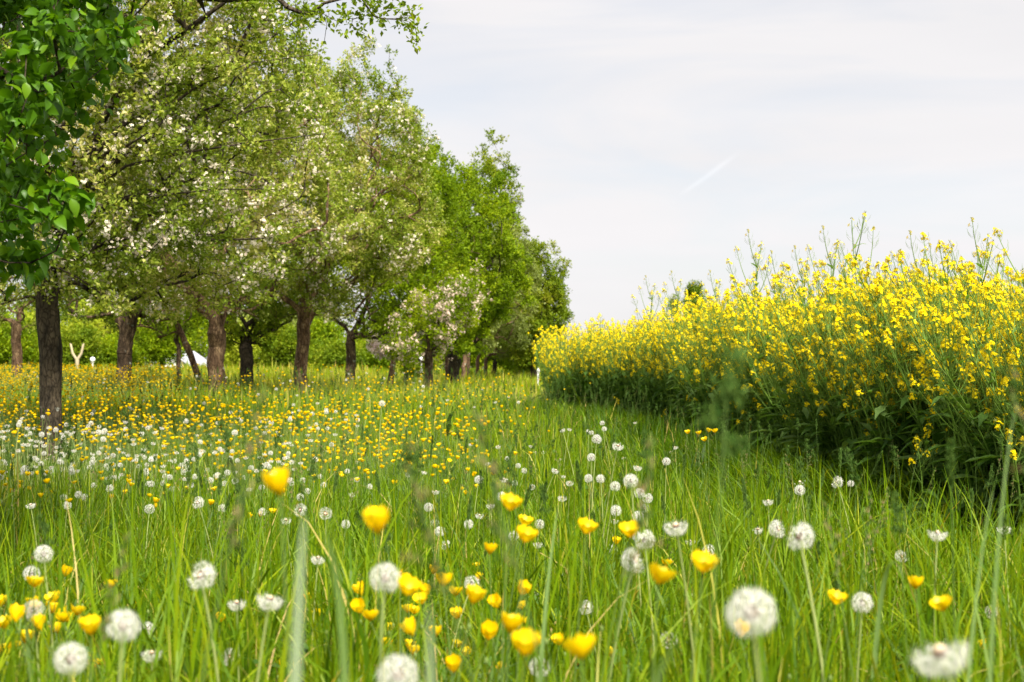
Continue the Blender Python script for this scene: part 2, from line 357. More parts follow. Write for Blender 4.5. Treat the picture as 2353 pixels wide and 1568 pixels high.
def clone(src, loc, rz, tilt=(0, 0), sc=1, label=None, group=None):
    """copy of a thing (Empty + parts + their sub-parts)"""
    r = src.copy(); C.objects.link(r); r.location = loc; r.rotation_euler = (tilt[0], tilt[1], rz); r.scale = (sc, sc, sc)
    if label: r['label'] = label
    if group: r['group'] = group
    elif 'group' in r.keys(): del r['group']
    for ch in src.children:
        c = ch.copy(); C.objects.link(c); c.parent = r
        for gch in ch.children:
            d = gch.copy(); C.objects.link(d); d.parent = c
    return r

# ---------------------------------------------------------------- buttercups
UP = np.array([0, 0, 1.])
def orient(V, d):
    """rotate local +z to direction d"""
    q = Vector((0, 0, 1)).rotation_difference(Vector(d)).to_matrix(); return np.asarray(V) @ np.array(q).T
def curved_stem(h, dx, n=8, sx=0.0):
    t = np.linspace(0, 1, n); return np.stack([dx * t ** 2, sx * np.sin(t * 3.1), h * t], 1)
def petal_cup(openness, size, npet=5, seed=0):
    """rounded overlapping glossy petals; openness 0 = closed bud, 1 = flat"""
    rg = np.random.default_rng(seed); Vs, Fs, n = [], [], 0
    for p in range(npet):
        a0 = 2 * math.pi * p / npet + rg.normal(0, .06); op = openness + rg.normal(0, .06)
        nu, nv = 5, 4
        for i in range(nu):
            u = i / (nu - 1)
            wdt = math.sin(min(1, u * 1.05 + .12) * math.pi * .62) * .80
            if u > .8: wdt *= 1 - (u - .8) * 1.6
            for j in range(nv):
                v = (j / (nv - 1) - .5) * 2
                ang = R(8) + u * R(78) * op if True else 0
                rr = u * math.sin(R(18) + op * R(58)) ; zz = u * math.cos(R(12) + op * R(62)) + .34 * u * u * (1 - op * .35)
                rr *= 1 - .12 * u * u
                side = v * wdt * .62; cup = .16 * abs(v) ** 2
                x = rr + .02; Vs.append([(x - cup * .5) * math.cos(a0) - side * math.sin(a0), (x - cup * .5) * math.sin(a0) + side * math.cos(a0), (zz + cup + (p % 2) * .02) * 1.12])
        for i in range(nu - 1):
            for j in range(nv - 1):
                b = n + i * nv + j; Fs.append([b, b + 1, b + nv + 1, b + nv])
        n += nu * nv
    return np.array(Vs) * size, np.array(Fs)
def make_buttercup(h, dx, openness, tiltv, seed, loc=(0, 0, -50)):
    rg = np.random.default_rng(seed)
    t = thing('buttercup', loc, 'yellow buttercup', 'buttercup')
    P = curved_stem(h, dx, 8, .006); mb = MB(); V, F = tube(P, np.linspace(.0011, .0007, 8), 5); mb.add(V, F, .5)
    # a side shoot with a green bud and thin divided leaves
    for k in range(2):
        b = P[3 + k]; a = rg.uniform(0, 6.28); e = b + np.array([math.cos(a) * .035, math.sin(a) * .035, .07 + .03 * k])
        V, F = tube(np.array([b, (b + e) / 2 + [0, 0, .008 - .02], e]), [.0006, .0005, .0004], 4); mb.add(V, F, .6)
        if k: 
            V, F = tube(np.array([e, e + [0, 0, .004], e + [0, 0, .008]]), [.0012, .0030, .0008], 6); mb.add(V, F, .9)
        lt = np.array([[-.004, 0, 0], [.004, 0, 0], [0, .045, -.006]])
        stamp(mb, lt, [[0, 1, 2]], np.repeat(b[None], 3, 0), rdir(3, .5), UP, rg.uniform(.8, 1.3, 3), .3)
    link('stem', mb.mesh('stem', M['stem'], True), t)
    head = P[-1]; mb = MB(); V, F = petal_cup(openness, .0172, seed=seed)
    V = orient(V, tiltv) + head; mb.add(V, F, np.repeat(rg.random(5), 20))
    link('petals', mb.mesh('petals', M['butter'], True), t)
    mb = MB(); n = 26; a = rg.uniform(0, 6.28, n); rr = np.sqrt(rg.random(n)) * .30
    ps = np.stack([np.cos(a) * rr, np.sin(a) * rr, .22 + .12 * (1 - rr)], 1) * .0155
    tv = np.array([[-.0004, 0, 0], [.0004, 0, 0], [.0006, 0, .003], [-.0006, 0, .003]])
    for q in range(n):
        ca, sa = math.cos(a[q]), math.sin(a[q]); RV = tv @ np.array([[ca, sa, 0], [-sa, ca, 0], [0, 0, 1]]); mb.add(orient(RV + ps[q], tiltv) + head, [[0, 1, 2, 3]], rg.random())
    link('stamens', mb.mesh('stamens', M['buttercentre']), t)
    return dict(o=t, head=np.array(head), h=h)
BC = []
for i, h in enumerate([.28, .36, .36, .46, .46, .56, .66]):
    rg = np.random.default_rng(100 + i)
    tv = Vector((rg.normal(0, .16), -abs(rg.normal(.12, .16)), 1)).normalized()
    BC.append(make_buttercup(h, rg.uniform(.02, .08), [.55, .75, .35, .85, .6, .7, .5][i], tv, 100 + i))

# ---------------------------------------------------------------- dandelion clocks
def make_clock(h, dx, kind, seed, loc=(0, 0, -50)):
    rg = np.random.default_rng(seed)
    t = thing('dandelion', loc, 'dandelion', 'dandelion')
    P = curved_stem(h, dx, 9, .008); Rad = .0225; d = norm(P[-1] - P[-2]) if True else UP
    mb = MB(); V, F = tube(P, np.linspace(.0024, .0017, 9), 7); mb.add(V, F, np.repeat(np.linspace(.9, .2, 9), 7))
    # bracts bent down beneath the head
    a = np.arange(10) * .628; bv = np.stack([np.cos(a), np.sin(a), -np.full(10, 1.1)], 1)
    stamp(mb, np.array([[-.0014, 0, 0], [.0014, 0, 0], [0, .011, 0]]), [[0, 1, 2]], np.repeat(P[-1][None], 10, 0), bv @ np.eye(3), UP, 1, .1)
    link('stem', mb.mesh('stem', M['palestem'], True), t)
    c = P[-1] + d * .003
    mb = MB()      # button in the middle
    rings = 5; PP = np.array([c - d * .003, c - d * .002, c, c + d * .002, c + d * .0032]); V, F = tube(PP, [.001, .0036, .0044, .003, .0003], 9); mb.add(V, F, .5)
    link('knob', mb.mesh('knob', M['knob'], True), t)
    # directions of the seeds
    n = 118 if kind != 'bald' else 12
    i = np.arange(n) + .5; ph = np.arccos(1 - 2 * i / n); th = math.pi * (1 + 5 ** .5) * i
    D = np.stack([np.cos(th) * np.sin(ph), np.sin(th) * np.sin(ph), np.cos(ph)], 1); D = norm(D + rg.normal(0, .05, D.shape))
    if kind == 'full': keep = (D @ d) > -.86
    elif kind == 'half': keep = ((D @ d) < .22) & ((D @ d) > -.9)
    elif kind == 'side': s = norm(np.array([.8, .2, .35])); keep = ((D @ s) < .35) & ((D @ d) > -.9)
    else: keep = (D @ d) < .1
    D = D[keep]
    if kind == 'half': D = norm(D + np.array([0, 0, -.25]))
    n = len(D)
    ms = MB(); st = np.array([[-.0007, .003, 0], [.0007, .003, 0], [.0010, .0068, 0], [-.0010, .0068, 0]]); stamp(ms, st, [[0, 1, 2, 3]], np.repeat(c[None], n, 0), D, UP + .01, 1, rg.random(n))
    link('seeds', ms.mesh('seeds', M['seed']), t)
    mp_ = MB(); rl = Rad * rg.uniform(.66, .78, n); tip = c + D * rl[:, None]
    bk = np.array([[-.00013, 0, 0], [.00013, 0, 0], [0, 1, 0]])
    V = np.stack([c + D * .007 + np.cross(D, UP) * .00014, c + D * .007 - np.cross(D, UP) * .00014, tip], 1).reshape(-1, 3); mp_.add(V, np.arange(n * 3).reshape(-1, 3), .2)
    nh = 14; U = norm(np.cross(D, UP + .013)); W_ = np.cross(D, U)
    for k in range(nh):
        a = 2 * math.pi * k / nh + rg.uniform(0, .3, n)[:, None]; el = rg.uniform(.35, .95, n)[:, None]
        hd = norm(U * np.cos(a) + W_ * np.sin(a)); hh = norm(hd + D * el); ln = rg.uniform(.0062, .0085, n)[:, None]
        sdv = np.cross(hh, D) ; sdv = norm(sdv) * .00018
        V = np.stack([tip + sdv, tip - sdv, tip + hh * ln], 1).reshape(-1, 3); mp_.add(V, np.arange(n * 3).reshape(-1, 3), rg.random())
    link('seed_head', mp_.mesh('seed_head', M['pappus']), t)
    return dict(o=t, head=np.array(c), h=h, kind=kind)
DC = []
for i, (h, k) in enumerate([(.30, 'full'), (.36, 'half'), (.38, 'full'), (.40, 'side'), (.46, 'full'), (.44, 'half'), (.56, 'full'), (.54, 'half'), (.36, 'bald')]):
    DC.append(make_clock(h, rng.uniform(.01, .06), k, 300 + i))
used = set()
def place_flower(pool, target, label, group, rz=None, kinds=None, sc=1.0):
    """stand a flower so that its head is at the given point and its foot in the ground"""
    x, y, z = target; g = tz(x, y); need = z - g
    c = [p for p in pool if (kinds is None or p.get('kind') in kinds)]
    c.sort(key=lambda p: (p['h'] * sc < need - .02, abs(p['h'] * sc - need)))
    c2 = [p for p in c if abs(p['h'] - c[0]['h']) < .011]
    p = random.choice(c2); rz = random.uniform(0, 6.28) if rz is None else rz
    tl = (random.gauss(0, .07), random.gauss(0, .07))
    s = sc * random.uniform(.95, 1.05)
    s = max(s, min(1.25, need / p['h'])) if need > p['h'] * s else s
    Rm = Matrix.Rotation(rz, 3, 'Z') @ Matrix.Rotation(tl[1], 3, 'Y') @ Matrix.Rotation(tl[0], 3, 'X')
    off = Rm @ Vector(p['head']) * s; loc = Vector(target) - off
    if id(p) not in used:
        used.add(id(p)); o = p['o']; o.location = loc; o.rotation_euler = (tl[0], tl[1], rz); o.scale = (s, s, s); o['label'] = label
        if group: o['group'] = group
        return o
    return clone(p['o'], loc, rz, tl, s, label, group)
random.seed(5)

def near_words(px):
    return 'far left' if px < 400 else 'left' if px < 800 else 'middle left' if px < 1150 else 'middle' if px < 1450 else 'right' if px < 1900 else 'far right'
# yellow flowers of the foreground: photograph position and apparent width (all 2353-pixel units)
HB = [(645,1142,62,'highest blurred buttercup, standing left of centre above the wide pale grass blade'),(870,1230,64,'large round blurred buttercup just above the brown-centred dandelion clock'),
(1171,1174,42,'round buttercup, highest of the group of three at the centre'),(1204,1209,28,'small buttercup in the middle of the group of three at the centre'),(1205,1247,42,'side-turned buttercup, lowest of the group of three at the centre'),
(1345,1228,38,'lone round buttercup between the centre three and the white dandelion group'),(1448,1235,40,'tilted buttercup overlapping the white dandelion clocks right of centre'),(1415,1252,17,'tiny orange buttercup beside the tilted one at the dandelion group'),
(1125,1275,30,'open two-lobed small buttercup below the centre three'),(1511,1343,54,'broad buttercup, lower left of the right-hand pair'),(1614,1316,52,'bright buttercup, upper right of the right-hand pair'),(1530,1303,22,'little buttercup bud between the right-hand pair'),
(1918,1389,38,'cone-shaped buttercup right of the largest dandelion clock'),(2102,1354,34,'rounded buttercup, upper of the two at far right'),(2165,1405,44,'tilted buttercup, lower of the two at far right'),(1700,1465,36,'buttercup tucked under the largest dandelion clock'),
(1336,1515,68,'largest oval buttercup at the bottom edge right of centre'),(1207,1507,60,'big buttercup at the bottom edge left of the largest oval one'),(1228,1485,34,'buttercup directly behind the big bottom edge one'),(1170,1455,48,'double-looking buttercup above the big bottom edge one'),
(1122,1470,38,'ragged buttercup left of the double-looking one'),(1285,1483,28,'small buttercup above the largest oval one'),(1085,1388,42,'cup-shaped buttercup in the middle of the central cluster'),(1145,1398,30,'round buttercup right of the cup-shaped central one'),
(1050,1423,26,'small buttercup below the cup-shaped central one'),(935,1368,50,'wide buttercup right below the brown-centred dandelion clock'),(980,1370,26,'pointed buttercup beside the wide one below the dandelion clock'),(1020,1350,34,'ragged upper buttercup of the central cluster'),
(1047,1370,28,'drooping buttercup right in the central cluster'),(995,1320,22,'round little buttercup topping the central cluster'),(832,1370,30,'buttercup left of the tall dandelion stem, upper of two'),(830,1410,32,'buttercup left of the tall dandelion stem, lower of two'),
(950,1462,38,'upright buttercup right of the tall dandelion stem near the bottom'),(940,1493,24,'small buttercup beneath the upright one near the bottom'),(1047,1490,20,'narrow buttercup bud at the bottom centre'),(1073,1510,24,'second narrow buttercup bud at the bottom centre'),
(1043,1545,38,'buttercup cut by the bottom edge at the centre'),(1097,1308,15,'tiny buttercup above another tiny one in the central cluster'),(1100,1335,18,'tiny buttercup under another tiny one in the central cluster'),
(150,1326,25,'buttercup right below the far left dandelion clock'),(80,1350,34,'twin-lobed buttercup at the far left dandelion stem'),(257,1353,26,'orange buttercup above the left big dandelion clock'),(128,1385,30,'upper buttercup in the left cluster'),(120,1410,28,'lower middle buttercup in the left cluster'),
(78,1410,28,'buttercup in front of a white clock in the left cluster'),(148,1422,28,'left half of the wide buttercup pair in the left cluster'),(180,1415,30,'right half of the wide buttercup pair in the left cluster'),(212,1459,44,'open buttercup left of the left big dandelion clock'),
(38,1430,36,'upper buttercup at the left edge of the photo'),(14,1445,34,'buttercup touching the left edge of the photo'),(60,1478,32,'lower buttercup near the left edge'),(32,1500,30,'lowest blurred buttercup at the left edge'),(5,1500,24,'half-cut buttercup on the left edge'),
(322,1393,16,'tiny orange buttercup above right of the left big clock'),(240,1418,14,'tiny buttercup touching the top of the left big clock'),(487,1365,14,'small buttercup beside the hanging white clock'),(452,1387,14,'small buttercup under the hanging white clock'),(508,1430,22,'orange buttercup between grass blades left of the broad blade'),
(711,1382,20,'small buttercup right of the broad pale blade'),(732,1420,20,'yellow-green buttercup below the one right of the broad blade'),(362,1535,24,'buttercup at the bottom edge under the left clocks'),(685,1540,20,'buttercup at the bottom edge right of the broad blade'),(1448,1500,12,'tiny orange buttercup on the bottom right of the oval one'),
(1620,1015,11,'buttercup in the grass bank before the rape field, lowest middle'),(1580,998,10,'leftmost small buttercup on the grass bank before the rape field'),(1607,1000,10,'second small buttercup from the left on the grass bank'),(1628,994,10,'third small buttercup from the left on the grass bank'),(1643,996,11,'fourth small buttercup from the left on the grass bank'),(1675,1030,10,'rightmost small buttercup on the grass bank'),
(1530,1398,14,'small buttercup low in the grass under the right-hand pair'),(1025,1112,10,'small buttercup left of the centre clocks in the sharp grass')]
_r = random.Random(3)
for _k in range(52):
    zone_ = _k % 3
    _px, _py = [(_r.uniform(0, 260), _r.uniform(1385, 1545)), (_r.uniform(820, 1260), _r.uniform(1330, 1560)), (_r.uniform(260, 2300), _r.uniform(1420, 1565))][zone_]
    _side = ['in the lower left cluster', 'in the central lower cluster', 'low in the front grass'][zone_]
    _nb = min(HB[:66], key=lambda q: math.hypot(q[0] - _px, q[1] - _py)); _w = _r.uniform(16, 34) if zone_ < 2 else _r.uniform(12, 24)
    _dir = ('left' if _px < _nb[0] else 'right') + ' ' + ('above' if _py < _nb[1] else 'below')
    HB.append((_px, _py, _w, ('small' if _w < 22 else 'middling') + ' buttercup %s, %s px' % (_side, _dir)))
_seen = {}
HB = [(a, b, c, d.replace(' px', ' its larger neighbour')) for a, b, c, d in HB]
nb = 0
for px, py, w_, lab in HB:
    w = w_ * .435; Y = 40.0 / (w + 1) if w_ > 16 else 34 / w
    T = at(px, py, Y)
    g = tz(T.x, Y)
    if T.z < g + .18: pass
    place_flower(BC, T, lab, 'buttercups of the near meadow', sc=1.2); nb += 1; HEROES.append((px, py, Y, w_ * .62 + 3))
HD = [(885,1328,72,'full','brown-centred round dandelion clock on a tall pale stem, left of centre'),(1725,1408,108,'full','largest round dandelion clock, right of centre in front'),(285,1438,82,'full','big creamy dandelion clock, left front, facing the camera'),
(102,1273,46,'full','crisp round dandelion clock on its own stem at the far left'),(75,1318,38,'full','dandelion clock half behind the crisp far left one'),(165,1513,84,'full','blurred dandelion clock at the bottom left corner'),(622,1372,60,'half','half-bare dandelion with brown knob left of the broad pale blade'),
(2155,1490,112,'half','huge half-bare dandelion with drooping down at bottom right'),(915,1550,98,'full','very blurred dandelion clock cut by the bottom edge'),(1552,1205,50,'half','half-bare dandelion with flat skirt of down right of the white group'),(1835,1232,54,'side','ragged dandelion clock in the grass above the largest one'),
(1787,1215,34,'side','ragged dandelion clock left of the one above the largest'),(1980,1385,52,'full','faint dandelion clock between the two right buttercups'),(2153,1222,42,'half','half-bare dandelion on a tall stem at right'),(2305,1212,32,'half','half-bare dandelion at the right edge'),
(462,1322,54,'side','dandelion clock seen from behind with green bracts, under a grass blade'),(80,1403,52,'full','dandelion clock behind buttercups of the left cluster'),(340,1445,36,'full','smaller dandelion clock tucked right behind the big creamy one'),(732,1280,34,'half','half-bare dandelion right of the broad blade tip'),
(1837,1127,26,'full','round dandelion clock before the dark rape stems'),(1837,1107,9,'bald','bald dandelion knob over the round clock before the rape stems'),(1922,1108,22,'side','ragged clock on a straight stem before the dark rape stems'),(1764,1150,24,'half','half-bare dandelion left of the round clock before the rape stems'),
(1531,1061,20,'full','small round clock on the edge of the grass bank'),(1371,1010,20,'full','topmost clock of the right of centre group'),(1420,1023,22,'half','half-bare clock on the tallest stem of the group'),(1359,1052,20,'full','clock below the topmost one of the group'),(1352,1100,20,'full','left clock of the side-by-side pair'),
(1380,1101,22,'full','right clock of the side-by-side pair'),(1413,1118,24,'full','clock right below the side-by-side pair'),(1449,1106,34,'full','broadest clock in the upper part of the group'),(1469,1134,24,'full','clock under the broadest one'),(1487,1145,22,'side','ragged clock at the right of the group'),
(1415,1174,26,'full','clock in the left middle of the group'),(1411,1195,20,'half','flattened clock just under the left middle one'),(1466,1187,26,'full','clock in the right middle of the group'),(1480,1168,20,'side','sideways clock over the right middle one'),(1480,1240,38,'side','bushy white clock low in the group beside a buttercup'),(1462,1232,24,'full','clock hidden behind the tilted buttercup'),
(1458,1287,48,'side','large ragged clock below the group'),(1407,1262,24,'full','clock beside the tiny orange buttercup'),(1398,1282,20,'half','half-bare clock below the tiny orange buttercup'),(1465,1073,20,'half','half-bare clock up the grass above the group'),
(1152,1141,22,'full','round clock over the centre three buttercups'),(1127,1160,20,'half','half-bare clock left of the round centre one'),(1100,1103,20,'full','clock behind the fuzzy grass blade'),(1158,1100,18,'half','half-bare clock above the round centre one'),(1102,1183,20,'half','pale half-bare clock behind the fuzzy blade, lower'),
(1011,1221,26,'full','round clock left of the fuzzy blade'),(1024,1252,24,'side','clock right below the round one left of the fuzzy blade'),(1077,1205,22,'full','clock overlapped by a dark seed head'),(985,1166,22,'full','clock leaning left of the fuzzy blade'),(1002,1128,18,'half','half-bare clock high left of the fuzzy blade'),(1000,1202,18,'side','ragged clock above the round one left of the fuzzy blade'),
(1277,1080,18,'half','lone half-bare clock on a tall stem near the centre'),(1240,1205,22,'full','clock right of the centre three buttercups'),(1237,1248,24,'half','half-bare clock under the one right of the centre three'),(1180,1232,24,'full','clock peeping out behind the lowest of the centre three'),(1205,1082,13,'side','small ragged clock up the slope in the centre'),
(1227,1372,26,'side','closed-looking ragged clock low in the centre'),(1085,1340,34,'side','blurred ragged clock in the central buttercup cluster'),(540,995,14,'full','small clock far up in the yellow drift'),(238,1010,13,'full','small clock right of the nearest trunk'),(878,928,12,'full','small lone clock in the far meadow'),(455,1155,24,'side','ragged clock amid dark seed heads at left'),
(350,1497,48,'half','half-bare clock under the big creamy one'),(530,1510,42,'side','dim ragged clock at the bottom left of the broad blade'),(545,1382,44,'half','half-bare clock left behind the knobbed one'),(1628,1265,28,'full','clock among dead heads right of the white group'),(1585,1242,22,'half','half-bare clock right of the white group'),(1535,1470,38,'side','ragged white clock low between the oval buttercup and the largest clock'),
(2070,1278,28,'side','ragged clock dim in the right grass'),(1995,1460,30,'half','half-bare clock under the faint one on the right'),(1240,1532,48,'side','blurred ragged clock at the bottom edge centre'),(1345,1395,34,'side','dim ragged clock at lower centre right'),(1740,1215,24,'half','dried half-bare clock left of the ragged two'),(345,1170,22,'side','ragged clock in the left middle grass'),(512,1168,20,'side','second ragged clock in the left middle grass'),(748,1180,26,'side','ragged clock right of the highest buttercup'),(690,1172,26,'side','ragged clock tucked under the highest buttercup'),(810,1135,16,'half','half-bare clock left of centre above the grass'),(850,1163,14,'half','small half-bare clock left of centre'),(2275,1405,30,'side','dim ragged clock at the right edge of the grass')]
for px, py, w_, kd, lab in HD:
    w = w_ * .435; Y = 60 / (w + .5) if w_ > 30 else 57 / max(w, 1.0)
    if kd == 'bald': Y = 5.6
    if kd == 'half' or kd == 'side': Y *= .93
    Y = min(Y, 16)
    T = at(px, py, Y); g = tz(T.x, Y)
    if T.z < g + .12:      # the head would sit in the ground: bring it nearer
        while T.z < g + .14 and Y > 1: Y *= .96; T = at(px, py, Y); g = tz(T.x, Y)
    place_flower(DC, T, lab, 'dandelions gone to seed in the near meadow', kinds=(kd,)); HEROES.append((px, py, Y, w_ * .55 + 2))
print('heroes', len(HB), len(HD))

# flowers scattered through the orchard meadow
def drift(n, y0, y1, fn):
    X, Y = wedge(n * 8, y0, y1, .8); p = fn(X, Y); k = rng.random(len(X)) < p
    return X[k][:n], Y[k][:n]
def edge_hit(px, inset):
    ys = np.linspace(5, 24, 400); xs_ = (px - 1176.5) * K * ys; k = np.where(xs_ > edge_x(ys) + inset)[0]
    return float(ys[k[0]]) if len(k) else 23.5
def f_butter(X, Y):
    px = 1176 + X / Y / K
    s = 1 / (1 + np.exp((px - 1060 - 60 * np.clip((Y - 8) / 10, 0, 1)) / 45.)) * (X < edge_x(Y) - .8) * (1 - .85 * ((np.abs(px - 117) < 42) & (Y > 9.5) & (Y < 14.6)))
    s *= np.clip((Y - 5.6) / 2.2, .05, 1) * np.where(px < 400, 1.0, np.clip(1.3 - (Y - 10) / 9, .07, 1))
    s *= np.clip(pnoise(X, Y, 1.1, 4) * 2.6 - .75, .08, 1) * np.clip(1.6 - Y / 36, .1, 1)
    return s
bx, by = drift(10000, 4.5, 42, f_butter)
o_ = np.argsort(by); bx, by = bx[o_], by[o_]
MA = [(15, 'at the left edge'), (60, 'left of the nearest trunk'), (117, 'in front of the nearest trunk'), (180, 'just right of the nearest trunk'), (240, 'below the left globe lamp'), (300, 'below the V-forked tree'), (360, 'below the low dark shed'), (411, 'below the slim young tree'), (455, 'left of the lichened trunk'), (500, 'below the lichened trunk'), (540, 'above the tallest dark seed head'), (590, 'below the blackish trunk'),
      (645, 'above the highest blurred buttercup'), (700, 'below the Y-forked trunk'), (760, 'right of the Y-forked trunk'), (810, 'below the straight brown trunk'), (870, 'above the brown-centred clock'), (930, 'below the leaning tan trunk'), (985, 'below the blossoming tree'), (1040, 'below the broad dark trunk'), (1100, 'above the fuzzy centre grass flower'), (1200, 'in the open grass strip'), (1350, 'before the left end of the rape'), (1500, 'on the grass bank')]
def place_words(x, y, rows):
    px = 1176 + x / y / K; a = min(MA, key=lambda q: abs(q[0] - px))[1]
    return a, next(w for lim, w in rows if y < lim)
def words_b(x, y):
    a, r = place_words(x, y, [(6.5, 'in the near sharp grass'), (7.6, 'at the front of the yellow drift'), (8.6, 'a little deeper in the drift'), (9.6, 'in the middle of the drift'), (99, 'farther back')])
    return 'small buttercup %s, %s' % (a, r)
nind = 300 - len(HB)
for x, y in zip(bx[:nind], by[:nind]):
    w_ = words_b(x, y)
    place_flower(BC, (x, y, tz(x, y) + random.uniform(.33, .52)), w_, 'small buttercups of the yellow drift')
def scatter_heads(name, pool, xs, ys, hmin, hmax, label, cat, allowed):
    n = len(xs); rz = rng.uniform(0, 6.28, n); z = terrain(xs, ys); idx = rng.choice(allowed, n)
    hh = np.array([p['h'] for p in pool])[idx]; want = rng.uniform(hmin, hmax, n)
    pos = np.stack([xs, ys, z - np.maximum(0, hh - want)], 1)
    # joined in reverse order in the node tree, so map the index
    scatter(name, [list(p['o'].children) for p in pool], pos, rz, rng.normal(0, .12, (n, 2)), rng.uniform(.92, 1.12, n), idx, label, cat)
scatter_heads('buttercups', BC, bx[nind:], by[nind:], .33, .50, 'thousands of tiny yellow buttercups in the farther orchard meadow', 'buttercups', [0, 1, 2, 3, 4])
def f_dand(X, Y):
    px = 1176 + X / Y / K
    s = np.exp(-((Y - 10.8) / 2.8) ** 2) * np.clip((900 - px) / 260, .05, 1) * np.clip(pnoise(X, Y, 1.0, 9) * 2.4 - .5, .1, 1)
    s = s * 1.4 + 1.3 * np.exp(-((px - 560) / 190) ** 2 - ((Y - 8.7) / 1.2) ** 2) * np.clip(pnoise(X, Y, 1.6, 3) * 2.6 - .8, .05, 1) + .03 * (px < 1250) * (Y > 7) + .05 * ((px > 1000) & (px < 1500) & (Y < 9) & (Y > 4.5)) + .05 * ((px < 900) & (Y < 7))
    return s * (X < edge_x(Y) - .9) * np.clip(1.5 - Y / 34, .1, 1)
dx, dy = drift(1750, 4.4, 34, f_dand); o_ = np.argsort(dy); dx, dy = dx[o_], dy[o_]
nind = 300 - len(HD)
def words_d(x, y):
    a, r = place_words(x, y, [(6.2, 'in the near sharp grass'), (7.6, 'before the white drift'), (8.5, 'front of the drift'), (9.4, 'middle of the drift'), (99, 'behind most of the drift')])
    return 'white dandelion clock %s, %s' % (a, r)
for x, y in zip(dx[:nind], dy[:nind]):
    w_ = words_d(x, y); place_flower(DC, (x, y, tz(x, y) + random.uniform(.33, .47)), w_, 'white dandelion clocks of the meadow drift', kinds=('full', 'half', 'side') if random.random() < .6 else ('full',), sc=.86)
scatter_heads('dandelions', DC, dx[nind:], dy[nind:], .31, .44, 'many small white dandelion clocks in the farther meadow', 'dandelions', [0, 1, 2, 3])
make_grass()
def weeds():
    mb = MB(); rg = np.random.default_rng(44); ov = np.array([[0, 0, 0], [-.22, .35, .05], [0, .35, .0], [.22, .35, .05], [-.26, .7, .04], [0, .7, -.02], [.26, .7, .04], [0, 1, -.14]])
    oF = [[0, 2, 1], [0, 3, 2], [1, 2, 5], [1, 5, 4], [2, 3, 6], [2, 6, 5], [4, 5, 7], [5, 6, 7]]
    for (y0, y1, n_, sz) in ((.6, 3.5, 2600, .055), (3.5, 9, 5200, .065), (9, 18, 5000, .09)):
        cx, cy = wedge(n_ // 6, y0, y1, .9); x = np.repeat(cx, 6) + rg.normal(0, .02, len(cx) * 6); y = np.repeat(cy, 6) + rg.normal(0, .02, len(cx) * 6); n = len(x)
        a = rg.uniform(0, 6.28, n); d = np.stack([np.cos(a), np.sin(a), rg.uniform(.3, 1.6, n)], 1)
        pos = np.stack([x, y, terrain(x, y) + rg.uniform(0, .16, n)], 1); stamp(mb, ov, oF, pos, d, UP + rg.normal(0, .2, (n, 3)), sz * rg.uniform(.5, 1.4, n), np.clip(rg.beta(2, 3, n) * .6, 0, 1))
    link('ground_herbs', mb.mesh('ground_herbs', M['rapeleaf'], True), label='broad leaves of herbs growing low between the meadow grass', cat='herbs', kind='stuff')
weeds()
print('flowers ok')

